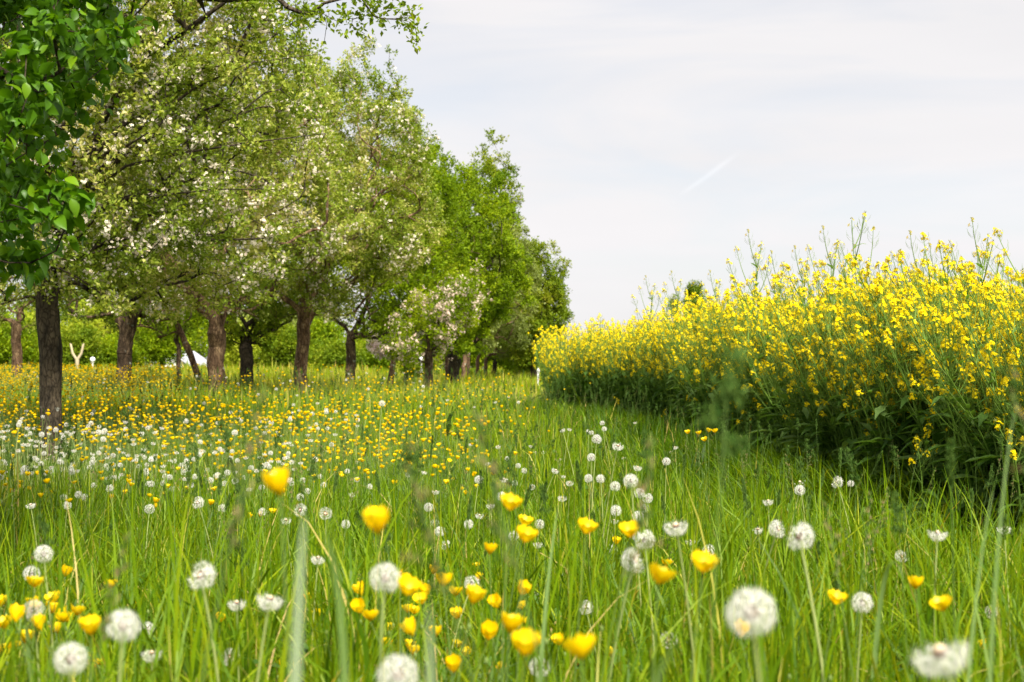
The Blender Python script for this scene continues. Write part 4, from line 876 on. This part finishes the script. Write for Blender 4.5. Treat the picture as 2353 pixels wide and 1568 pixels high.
orchard(1228, 56, 16, 800, 1218, 560, 848, 82, name='fruit_tree', label='last tall tree of the row next to the yellow field, with ragged outline', group=GR, bark='barkd', seed=47, ntarg=900, leaves=52000, lsize=.095, mat='dark', rbias=.12, limbs=[[2.2 * .6, 0, 4.6], [-1.3, 0, 3.9]])
orchard(1190, 62, 12, 835, 1200, 640, 855, 70, name='bush_tree', label='dark bushy tree at the foot of the last tall tree', group=GR, bark='barkd', seed=49, ntarg=300, leaves=16000, lsize=.11, mat='bright')
print('trees ok')

# --- pear tree whose leaves hang into the upper left corner, trunk outside the picture
PLEAF = []
for i in range(6):
    s = i / 5; wv = .30 * math.sin(math.pi * min(1, s ** .85 * .97 + .02)) ; 
    z = .10 * s - .42 * s * s
    PLEAF += [[-wv, s, z + .18 * wv / .3 * .35], [0, s, z - .02], [wv, s, z + .18 * wv / .3 * .35]]
PF = []
for i in range(5):
    for j in range(2): q = i * 3 + j; PF.append([q, q + 1, q + 4, q + 3])
def pear():
    base = (-3.35, 5.6, tz(-3.35, 5.6) - .03); t = thing('pear_tree', base, 'pear tree with large glossy leaves hanging in from the upper left corner', 'tree')
    rg = np.random.default_rng(77)
    def env(n, rg):
        # crown boundary on the picture side follows a ragged slope
        a = ellipsoid_env((1.35, -.55, 2.2), (1.1, .9, 1.35), shell=.35, lo=.95)(int(n * .7), rg)
        b_ = ellipsoid_env((.35, 0, 3.3), (1.7, 1.5, 1.3), shell=.4, lo=1.4)(n - int(n * .7), rg)
        q = np.concatenate([a, b_]); X = q[:, 0] + base[0]; Yw = q[:, 1] + base[1]; Z = q[:, 2] + base[2]
        px = 1176.5 + X / Yw / K; py = 822 - (Z - CAMZ) / Yw / K
        lim = np.interp(py, [-400, 0, 60, 130, 200, 260, 330, 420, 470, 540, 600, 700], [520, 350, 340, 310, 265, 195, 175, 165, 190, 205, 140, -50])
        return q[(px < lim - 18 + rg.normal(0, 6, len(q))) & (Yw > 3.9)]
    pts = stem_pts(1.5, (.1, 0), 6, .02, 4)
    NP, par, dr, cnt, r, bm = grow(base, pts, .1, env, 1300, 78, rtip=.0026, stiff=.4)
    link('trunk', trunk_mesh(pts, [.12, .11, .105, .1, .1, .1], 3).mesh('trunk', M['barkd'], True), t); link('branches', bm.mesh('branches', M['barkd'], True), t)
    mb = MB(); ok = np.where(cnt <= 5)[0]; ok = ok[ok > 5]; W_ = NP[ok] + np.array(base); ok = ok[(1176.5 + W_[:, 0] / W_[:, 1] / K > -420)]; j = rg.choice(ok, 5000); per = 4
    b0 = np.repeat(NP[j] + rg.normal(0, .03, (len(j), 3)), per, 0); n = len(b0)
    d = norm(rg.normal(size=(n, 3)) * .75 + np.repeat(dr[j], per, 0) * .4 + np.array([0, 0, -.55])); st = b0 + norm(rg.normal(size=(n, 3)) + [0, 0, .2]) * .03
    young = rg.random(n)
    stamp(mb, np.array(PLEAF) * [1, 1, 1], PF, st, d, norm(rg.normal(size=(n, 3)) * .7 + UP), .053 * rg.uniform(.5, 1.25, n), np.clip(rg.beta(2, 2.6, n) * .8 + .2 * (young > .9), 0, 1))
    link('leaves', mb.mesh('leaves', M['pear'], True), t)
pear()

# --- bough of the apple tree reaching across the top edge
# (built as a tree standing left, its crown above the frame)
def top_bough():
    Yb = 9.0; tipx = (950 - 1176.5) * K * Yb; t0 = (-4.2, 9.6); g = tz(*t0)
    base = (t0[0], t0[1], g - .03); t = thing('apple_tree', base, 'apple tree reaching one thin leafy bough along the top edge of the photo', 'tree', GR)
    rg = np.random.default_rng(91)
    def env(n, rg):
        u = rg.random(n) ** .6; X0 = u * (tipx - t0[0]); py = np.interp(u, [0, .5, .8, 1], [-190, -70, -12, 14]); Z = CAMZ + (822 - py) * K * Yb - g
        q = np.stack([X0 + rg.normal(0, .05, n), rg.normal(-.5, .10, n) * 1, Z + rg.normal(0, .07, n) - .05 * (rg.random(n) < .4)], 1)
        c = ellipsoid_env((-.3, .2, 5.6), (2.0, 1.6, .9), lo=4.75)(n, rg)
        return np.concatenate([q[:90], c])
    Zt = CAMZ + (822 + 60) * K * Yb - g
    pts = [[0, 0, 0], [-.02, 0, .7], [.02, .0, 1.4], [0, .02, 2.1], [0, 0, 3.0], [.05, 0, 3.7]]
    lim = [[.6, -.2, 5.2]]
    NP, par, dr, cnt, r, bm = grow(base, pts, .11, env, 260, 92, rtip=.0022, limbs=lim)
    link('trunk', trunk_mesh(pts, [.14, .13, .12, .12, .12, .11], 6).mesh('trunk', M['barkd'], True), t); link('branches', bm.mesh('branches', M['barkd'], True), t)
    lm = MB(); fill_leaves(lm, NP, dr, cnt, 7000, .042, rg, spread=.04, maxcnt=5); link('crown', lm.mesh('crown', M['dark']), t)
top_bough()

# --- trees and bushes beyond the orchard
fg = []
def fartree(px, Y, top, rad_px, seed, mat, label, low=850, trunk='barkw', name='broadleaf_tree', leaves=9500, ntarg=220, group='green trees beyond the orchard'):
    orchard(px, Y, 7, 845 if low > 840 else low + 8, px, top, low, rad_px, name=name, label=label, group=group, bark=trunk, seed=seed, ntarg=ntarg, leaves=leaves, lsize=.0022 * Y, mat=mat, spread=.0045 * Y, shell=.3, per=4, maxcnt=8)
for i, (px, Y, top, rad, mat, lab) in enumerate([
    (-60, 85, 690, 90, 'bright', 'green tree beyond the orchard, cut by the left edge'), (15, 78, 745, 60, 'bright', 'fresh green bush tree left of the nearest trunk, far behind'), (82, 82, 730, 50, 'lime', 'yellow-green tree seen just left of the nearest trunk'),
    (180, 74, 765, 36, 'dark', 'olive bush behind the cut pale tree'), (235, 92, 690, 62, 'lime', 'yellow-green tree in front of the reddish house'), (268, 76, 790, 30, 'bright', 'dense bush right of the globe lamp at left'), (330, 84, 735, 52, 'lime', 'pale yellow-green tree right of the V-forked trunk'),
    (375, 74, 745, 46, 'bright', 'vivid green tree left of the slim young tree'), (530, 90, 715, 48, 'bright', 'green tree behind the lichened trunk'), (560, 82, 770, 45, 'lime', 'yellow-green tree behind the blackish trunk'),
    (620, 88, 700, 60, 'silver', 'feathery pale tree between blackish and Y-forked trunks'), (655, 78, 760, 38, 'dark', 'deep green tree left of the Y-forked trunk'), (735, 84, 745, 45, 'bright', 'green tree right of the Y-forked trunk'), (775, 72, 805, 42, 'dark', 'rounded bush before the straight brown trunk'),
    (850, 76, 790, 40, 'bright', 'green bush right of the straight brown trunk'), (905, 95, 720, 60, 'silver', 'pale green tree behind the leaning tan trunk'), (955, 88, 780, 40, 'lime', 'light green bush behind the low blossoming tree'), (1000, 92, 740, 50, 'bright', 'green tree behind the slender brown trunk'),
    (1060, 96, 760, 50, 'bright', 'green tree behind the broad dark trunk'), (1120, 98, 770, 50, 'lime', 'lime green tree behind the far row'), (1180, 92, 800, 36, 'bright', 'bright low tree at the end of the far row'), (1235, 98, 790, 30, 'bright', 'green tree filling the gap by the yellow field'),
    (430, 150, 690, 60, 'dark', 'tall darker tree behind the white roof'), (130, 112, 650, 90, 'dark', 'tall darker tree far behind the nearest trunk'), (700, 115, 670, 90, 'silver', 'greyish tall tree far behind the Y-forked trunk')]):
    fartree(px, Y, top, rad, 200 + i, mat, lab, low=(826 if Y < 100 else 835) if 300 < px < 500 else 858 if rad < 45 else 835)
orchard(1595, 75, 5, 735, 1595, 652, 745, 23, name='broadleaf_tree', label='dark green treetop barely showing above the rapeseed field', bark='barkd', seed=260, ntarg=200, leaves=7000, lsize=.10, mat='dark', spread=.09, shell=.2)
orchard(1550, 110, 4, 735, 1550, 682, 730, 13, name='broadleaf_tree', label='hazy grey-green treetop just left of the dark one over the field', bark='barkd', seed=261, ntarg=150, leaves=1800, lsize=.12, mat='silver', spread=.12, shell=.2)
# low clipped hedge along the far edge of the meadow
def hedge():
    n = 26000; rg = np.random.default_rng(5); X = rg.uniform(-34, 3, n); Yc = 71 + .02 * X; base = (-15, 71, 0)
    q = np.stack([X + 15, rg.uniform(-.45, .45, n), terrain(X, Yc) + rg.random(n) ** .8 * .26 + .05 * np.sin(X * 2)], 1); mb = MB()
    stamp(mb, LEAF, LEAFT, q, rdir(n), rdir(n), .14, rg.beta(2, 3, n))
    t = thing('hedge', (-15, 71, 0), 'low dark green hedge along the far side of the meadow', 'hedge'); link('foliage', mb.mesh('foliage', M['dark']), t)
    s = MB()
    for k in range(90):
        x = -18.5 + k * .41; z = tz(x - 15 + 0, 71); V, F = tube(np.array([[x, 0, z], [x + .05, 0, z + .1], [x + .1, .1, z + .2]]), [.02, .015, .008], 4); s.add(V, F)
    link('stems', s.mesh('stems', M['barkd']), t)
hedge()

# ---------------------------------------------------------------- houses, lamps and small things beyond the meadow
M['white_wall'] = flat('white_render', (.62, .62, .63)); M['roof_white'] = flat('pale_metal_roof', (.36, .37, .43), .5); M['roof_brown'] = flat('brown_tiles', (.17, .10, .075), .85)
M['wood_dark'] = flat('dark_boards', (.045, .038, .032)); M['brick'] = flat('reddish_brick', (.36, .17, .12), .9); M['glass'] = flat('window_glass', (.05, .06, .07), .15); M['red_trim'] = flat('red_trim', (.45, .12, .08))
M['metal'] = flat('lamp_post_metal', (.42, .42, .38), .5); M['globe'] = flat('white_globe', (.85, .86, .88), .25, .02); M['paint'] = flat('dark_car_paint', (.05, .055, .06), .25); M['tyre'] = flat('tyre_rubber', (.02, .02, .02)); M['palewood'] = flat('bare_pale_wood', (.36, .30, .20), .8); M['grey'] = flat('grey_roof_felt', (.30, .32, .34))
def box(mb, x0, x1, y0, y1, z0, z1, m=0):
    V = [[x, y, z] for z in (z0, z1) for y in (y0, y1) for x in (x0, x1)]
    mb.add(V, [[0, 2, 3, 1], [4, 5, 7, 6], [0, 1, 5, 4], [2, 6, 7, 3], [0, 4, 6, 2], [1, 3, 7, 5]], .5, m)
def roof_prism(mb, x0, x1, y0, y1, z0, zr, th=.12, along='x'):
    """two roof slabs with thickness; ridge along x or y"""
    if along == 'x':
        ym = (y0 + y1) / 2; prof = [(y0, z0), (ym, zr), (y1, z0), (y1, z0 + th), (ym, zr + th * 1.2), (y0, z0 + th)]
        V = [[x, p[0], p[1]] for x in (x0, x1) for p in prof]
    else:
        xm = (x0 + x1) / 2; prof = [(x0, z0), (xm, zr), (x1, z0), (x1, z0 + th), (xm, zr + th * 1.2), (x0, z0 + th)]
        V = [[p[0], y, p[1]] for y in (y0, y1) for p in prof]
    q = [[0, 1, 4, 5], [1, 2, 3, 4], [6, 11, 10, 7], [7, 10, 9, 8]] + [[i, (i + 1) % 6, (i + 1) % 6 + 6, i + 6] for i in range(6)]
    mb.add(V, q)
def mpart(name, fn, mat, parent, smooth=False):
    mb = MB(); fn(mb); return link(name, mb.mesh(name, mat, smooth), parent)
def house(px, Y, w, d, h, rise, wall, roof, label, along='x', wins=2, rz=0, chimney=False, over=.35):
    b = spot(px, Y); t = thing('house', b, label, 'house', None, rz)
    mpart('wall', lambda m: box(m, -w / 2, w / 2, -d / 2, d / 2, -.2, h), wall, t)
    def gab(m):
        if along == 'x':
            for s in (-1, 1): m.add([[s * w / 2 - s * .01, -d / 2, h], [s * w / 2 - s * .01, d / 2, h], [s * w / 2 - s * .01, 0, h + rise]], [[0, 1, 2]])
        else:
            for s in (-1, 1): m.add([[-w / 2, s * d / 2 - s * .01, h], [w / 2, s * d / 2 - s * .01, h], [0, s * d / 2 - s * .01, h + rise]], [[0, 1, 2]])
    mpart('gable', gab, wall, t)
    ro = mpart('roof', lambda m: roof_prism(m, -w / 2 - over, w / 2 + over, -d / 2 - over, d / 2 + over, h - .1, h + rise + .05, .14, along), roof, t)
    if chimney: mpart('chimney', lambda m: box(m, w * .2, w * .2 + .5, -.25, .25, h + rise * .5, h + rise + .7), M['brick'], ro)
    for i in range(wins):
        x = -w / 2 + w * (i + .6) / (wins + .2); f = mpart('window', lambda m: [box(m, x - .5, x + .5, -d / 2 - .05, -d / 2 + .02, h * .38, h * .38 + .07), box(m, x - .5, x + .5, -d / 2 - .05, -d / 2 + .02, h * .38 + 1.03, h * .38 + 1.1), box(m, x - .5, x - .43, -d / 2 - .05, -d / 2 + .02, h * .38 + .07, h * .38 + 1.03), box(m, x + .43, x + .5, -d / 2 - .05, -d / 2 + .02, h * .38 + .07, h * .38 + 1.03)], M['white_wall'], t)
        mpart('pane', lambda m: box(m, x - .43, x + .43, -d / 2 - .03, -d / 2 + .01, h * .38 + .07, h * .38 + 1.03), M['glass'], f)
    mpart('door', lambda m: box(m, w * .3, w * .3 + .9, -d / 2 - .04, -d / 2 + .01, 0, 2.0), M['wood_dark'], t)
    return t
house(420, 120, 5.4, 8, 1.5, 2.0, M['white_wall'], M['roof_white'], 'building with a pale lilac-white roof seen left of the lichened trunk', along='y', wins=0)
house(372, 120, 2.1, 3.0, 1.85, .35, M['wood_dark'], M['roof_brown'], 'low dark shed with a brown roof left of the slim young tree', wins=0)
house(212, 135, 4.2, 6, 4.6, 3.0, M['white_wall'], M['brick'], 'house with a steep reddish roof half hidden by the far trees at left', along='y', wins=2, chimney=True)
house(152, 112, 2.4, 5, 3.7, .9, M['brick'], M['roof_brown'], 'reddish brick house peeping out right behind the nearest trunk', wins=1, chimney=True)
def lamp(px, Y, label, top=845, rr=.12):
    b = spot(px, Y); h = CAMZ + (822 - top) * K * Y - b[2]; h = max(h, .7); t = thing('globe_lamp', b, label, 'lamp', None)
    mpart('post', lambda m: m.add(*tube(np.array([[0, 0, 0], [0, 0, .1], [0, 0, .12], [0, 0, h]]), [.10, .10, .055, .045], 10)), M['metal'], t, True)
    mpart('collar', lambda m: m.add(*tube(np.array([[0, 0, h], [0, 0, h + .02], [0, 0, h + .06]]), [.05, .08, .06], 10)), M['metal'], t, True)
    a = np.linspace(0.01, math.pi - .01, 12); P = np.stack([a * 0, a * 0, h + .04 + rr - rr * np.cos(a)], 1)
    mpart('globe', lambda m: m.add(*tube(P, rr * np.sin(a), 16)), M['globe'], t, True)
lamp(213, 68, 'white globe garden lamp on a post between nearest trunk and V-forked tree', 850)
lamp(968, 64, 'white globe garden lamp on a post below the blossoming tree', 845)
def stump():
    b = spot(177, 69); t = thing('pruned_tree', b, 'pale bare tree cut back to a two-armed stump right of the nearest trunk', 'tree stump')
    h = .9
    mpart('trunk', lambda m: m.add(*tube(np.array([[0, 0, 0], [.02, 0, .4], [0, 0, h]]), [.10, .08, .10], 9)), M['palewood'], t, True)
    for s in (-1, 1): mpart('branch', lambda m: m.add(*tube(np.array([[0, 0, h - .1], [s * .22, 0, h + .25], [s * .30, 0, h + .65], [s * .33, 0, h + .72]]), [.07, .06, .05, .02], 8)), M['palewood'], t, True)
stump()
def car(px, Y, label):
    b = spot(px, Y); t = thing('parked_car', (b[0], b[1], b[2]), label, 'car')
    prof = [(-2.1, .35), (-2.1, .75), (-1.9, .9), (-1.2, .98), (-.6, 1.38), (.5, 1.42), (1.2, 1.0), (1.95, .88), (2.1, .6), (2.1, .35)]
    def body(m):
        n = len(prof)
        V = [[p[0], y * (.84 if 1.05 < p[1] else 1), p[1]] for y in (-.85, .85) for p in prof]; m.add(V, [[i, i + 1, i + 1 + n, i + n] for i in range(n - 1)] + [[n - 1, 0, n, 2 * n - 1]])
        for s in (0, n): m.add([V[s + i] for i in range(n)] + [[0, V[s][1], .6]], [[i, (i + 1) % n, n] for i in range(n)])
    mpart('body', body, M['paint'], t)
    mpart('window', lambda m: m.add([[-1.05, -.80, 1.0], [1.05, -.82, 1.0], [.45, -.76, 1.34], [-.55, -.76, 1.32]], [[0, 1, 2, 3]]), M['glass'], t)
    for x in (-1.35, 1.35):
        for y in (-.8, .8):
            wv = mpart('wheel', lambda m: m.add(*tube(np.array([[x, y - .1, .32], [x, y - .1, .32], [x, y + .1, .32], [x, y + .1, .32]]) + np.array([[0, -.001, 0], [0, 0, 0], [0, 0, 0], [0, .001, 0]]), [.01, .32, .32, .01], 16)), M['tyre'], t, True)
car(612, 240, 'dark car parked far behind the meadow, right of the blackish trunk')
def post():
    b = spot(1237, 45); t = thing('marker_post', b, 'short white marker post where the meadow meets the yellow field', 'post')
    mpart('post', lambda m: box(m, -.03, .03, -.03, .03, 0, .46), M['white_wall'], t); mpart('cap', lambda m: [box(m, -.05, .05, -.04, .04, .46, .54), box(m, -.03, .03, -.03, .03, .54, .58)], M['white_wall'], t)
post()

# ---------------------------------------------------------------- single blades and seed heads of grass in the foreground
def blade_thing(p0, p1, p2, w, mat, label, name='long_grass', group=None):
    """three points of a curved folded blade (world)"""
    p0, p1, p2 = map(np.array, (p0, p1, p2)); s = np.linspace(0, 1, 14)[:, None]; P = (1 - s) ** 2 * p0 + 2 * s * (1 - s) * p1 + s ** 2 * p2
    T = norm(np.gradient(P, axis=0)); S = norm(np.cross(T, np.array([.1, 1, .15]))); Nn = np.cross(S, T); ww = (w / 2 * (1 - s ** 3) * np.minimum(1, .6 + s * 1.5)) + .0003
    V = np.stack([P - S * ww, P + Nn * ww * .35, P + S * ww], 1) - p0; V = V.reshape(-1, 3); F = [[i * 3 + j, i * 3 + j + 1, i * 3 + j + 4, i * 3 + j + 3] for i in range(13) for j in range(2)]
    o = link(name, mesh_np(name, V, np.array(F), mat, np.full(len(V), .72), smooth=True), None, label, 'grass blade', group); o.location = p0
def A(px, py, Y): v = at(px, py, Y); return (v.x, v.y, v.z)
def ground_below(px, Y): x = (px - 1176.5) * K * Y; return (x, Y, tz(x, Y))
M['blade'] = ramp_mat('broad_blade', [(0, (.10, .19, .05)), (1, (.20, .30, .10))], .35, .45, .5)
M['blade_pale'] = ramp_mat('pale_blade', [(0, (.28, .36, .24)), (1, (.34, .42, .28))], .3, .4, .6)
blade_thing(ground_below(625, .80), A(668, 1500, .80), A(700, 1185, .82), .0068, M['blade_pale'], 'wide pale blurred grass blade rising left of centre under the highest buttercup')
blade_thing(ground_below(1010, .82), A(1000, 1600, .82), A(985, 1385, .80), .0058, M['blade_pale'], 'short pale blurred grass blade at the bottom centre left of the clusters')
blade_thing(ground_below(1300, 1.1), A(1420, 1560, 1.05), A(1560, 1470, 1.0), .008, M['blade'], 'blurred blade slanting to the right at the bottom edge')
blade_thing(ground_below(760, 1.15), A(850, 1350, 1.15), A(740, 1215, 1.12), .007, M['blade'], 'dark blurred blade leaning left beside the wide pale one')
blade_thing(ground_below(1215, 2.3), A(1240, 1400, 2.3), A(1283, 1160, 2.35), .007, M['blade'], 'straight dark green blade rising between the centre three and the lone buttercup')
blade_thing(ground_below(2240, 1.5), A(2255, 1350, 1.5), A(2330, 950, 1.55), .004, M['blade'], 'long straight blade crossing the dark rape stems at right')
blade_thing(ground_below(2180, 1.7), A(2200, 1500, 1.7), A(2280, 1130, 1.75), .0045, M['blade'], 'long thin stalk leaning right in the right foreground')
blade_thing(ground_below(95, 2.6), A(60, 1200, 2.6), A(45, 1490, 2.5), .008, M['blade'], 'arched blade bending over at the far left')
blade_thing(ground_below(1985, 2.4), A(2010, 1120, 2.4), A(2075, 1330, 2.3), .008, M['blade'], 'arched blade bending over right of the ragged clocks')
def seedhead(h, seed, kind):
    rg = np.random.default_rng(seed); t = thing('grass_seed_stalk', (0, 0, -50), 'grass stalk', 'grass stalk')
    P = curved_stem(h, rg.uniform(.02, .10), 9, .01); mb = MB(); V, F = tube(P, np.linspace(.0013, .0006, 9), 4); mb.add(V, F, .3); link('stem', mb.mesh('stem', M['stem'], True), t)
    mb = MB(); d = norm(P[-1] - P[-2]); lf_ = np.array([[-.0019, 0, 0], [0, .003, .001], [.0019, 0, 0], [0, .0095, 0]])
    if kind == 'tail': n = 170; s = rg.random(n); pos = P[-1] + d * (s[:, None] * .062 - .02) ; o = rdir(n); pos = pos + o * (.0040 * np.sin(np.clip(s, .05, .95) * math.pi))[:, None]; dd = norm(o * .5 + d)
    elif kind == 'cock':
        pos = []; 
        for c in range(7): 
            b = P[-1] + d * (-.055 + .012 * c) + rdir(1)[0] * (.013 - .0013 * c); pos.append(b + rg.normal(0, .0042, (34, 3)) + UP * .004)
        pos = np.concatenate(pos); n = len(pos); dd = norm(rdir(n) * .5 + d)
    else:
        pos = []
        for c in range(12):
            b = P[-1] + d * (-.10 + .010 * c); o = rdir(1)[0]; o[2] = abs(o[2]) * .4; L_ = .030 * (1 - c / 14); pos.append(b + o * np.linspace(.3, 1, 7)[:, None] * L_ + rg.normal(0, .0015, (7, 3)))
        pos = np.concatenate(pos); n = len(pos); dd = norm(rdir(n) * .4 + d)
    stamp(mb, lf_, [[0, 1, 3], [1, 2, 3]], pos, dd, rdir(n), rg.uniform(.7, 1.2, n), rg.random(n) * (.5 if kind != 'pan' else 1))
    link('seed_head', mb.mesh('seed_head', M['grasshead']), t); return dict(o=t, head=np.array(P[-1]), h=h, kind=kind)
SH = [seedhead(h, 800 + i, k) for i, (h, k) in enumerate([(.45, 'tail'), (.55, 'cock'), (.52, 'pan'), (.6, 'tail'), (.62, 'pan'), (.66, 'cock')])]
HS = [(538, 1085, 4.6, 'tail', 'dark upright seed head, tallest at left middle'), (545, 1120, 4.4, 'cock', 'lobed dark seed head under the tallest at left middle'), (462, 1108, 4.5, 'tail', 'dark seed head left of the tallest'), (770, 1118, 4.3, 'tail', 'dark upright seed head right of the highest buttercup'), (435, 1105, 4.4, 'cock', 'nodding dark seed head at left middle'),
      (255, 1085, 5.0, 'cock', 'small dark seed head over the left grass'), (320, 1110, 4.7, 'tail', 'dark seed head farther left in the middle grass'), (205, 1140, 4.2, 'pan', 'purplish feathery seed head at left'), (600, 1075, 4.6, 'cock', 'dark seed head just left of the highest buttercup'), (505, 1125, 4.3, 'tail', 'slanting dark seed head in the left middle'),
      (1030, 988, 4.6, 'tail', 'slanting dark seed head above the fuzzy blade'), (1100, 1010, 1.25, 'pan', 'fuzzy blurred grass flower column in the centre'), (940, 1075, 1.15, 'pan', 'fuzzy blurred grass flower column left of centre'), (1078, 1180, 3.6, 'tail', 'dark seed head in front of a small clock'), (1247, 1140, 3.8, 'cock', 'dark seed head right of the round centre clock'), (1210, 1150, 4, 'tail', 'small dark seed head between the centre clocks'),
      (1670, 905, 1.3, 'cock', 'blurred green seed head in front of the rape stems'), (1500, 1060, 1.4, 'pan', 'blurred seed head above the white group'), (600, 960, 1.2, 'pan', 'blurred pale grass flower above the highest buttercup'), (290, 1270, 1.5, 'pan', 'blurred slanting grass flower at left'), (1900, 1180, 2.2, 'pan', 'blurred grass flower right of the ragged clocks'),
      (2185, 1090, 2.2, 'tail', 'pale nodding seed head at right'), (2325, 900, 1.4, 'pan', 'brownish blurred grass flower at the right edge'), (2060, 1170, 2.6, 'cock', 'soft seed head in the right grass'), (2000, 1150, 2.9, 'pan', 'thin feathery stalk in the right grass'), (1930, 1060, 5.0, 'tail', 'seed head before the dark stems'), (720, 1060, 4.6, 'cock', 'dark seed head beside the yellow drift'), (400, 1060, 4.9, 'pan', 'feathery seed head in the white drift'),
      (100, 1210, 3.4, 'cock', 'drooping seed head above the far left clock'), (20, 1060, 4.8, 'tail', 'dark seed head at the left edge'), (560, 1165, 4.1, 'tail', 'low dark seed head at left middle'), (675, 1115, 4.3, 'pan', 'feathery stalk right beside the highest buttercup'), (870, 1120, 4.1, 'tail', 'dark seed head left of centre'), (955, 1150, 3.9, 'pan', 'reddish feathery stalk left of the fuzzy blade'), (385, 1150, 4.2, 'tail', 'thick seed head in the left middle grass')]
random.seed(9)
for px, py, Yv, kd, lab in HS:
    T = at(px, py, Yv)
    place_flower(SH, T, lab, 'grass stalks with seed heads', kinds=(kd,), sc=1.0)
n = 3800; X, Yq = wedge(n, 3.2, 26, .8); k = (X < edge_x(Yq) - .2); X, Yq = X[k], Yq[k]
scatter_heads('grass_seed_stalks', SH, X, Yq, .36, .56, 'countless grass stalks with seed heads standing through the meadow', 'grass stalks', [0, 1, 2, 3, 4, 5])
for k, p in enumerate([p for p in BC + DC + SH if p['o'].location.z < -20]):
    x, y = -1.3 + .35 * k, 6.1 + .2 * k; o = p['o']; o.location = (x, y, tz(x, y)); o['label'] = o['category'] + ' standing %s in the sharp middle grass' % ['left', 'left of centre', 'near the centre'][k % 3]
    print('leftover placed', o.name, p['h'])
for p in BC + DC + RP + RT + SH + [LOWP]:
    if p['o'].location.z < -20: print('UNUSED prototype', p['o'].name)
print('objects', len(bpy.data.objects))
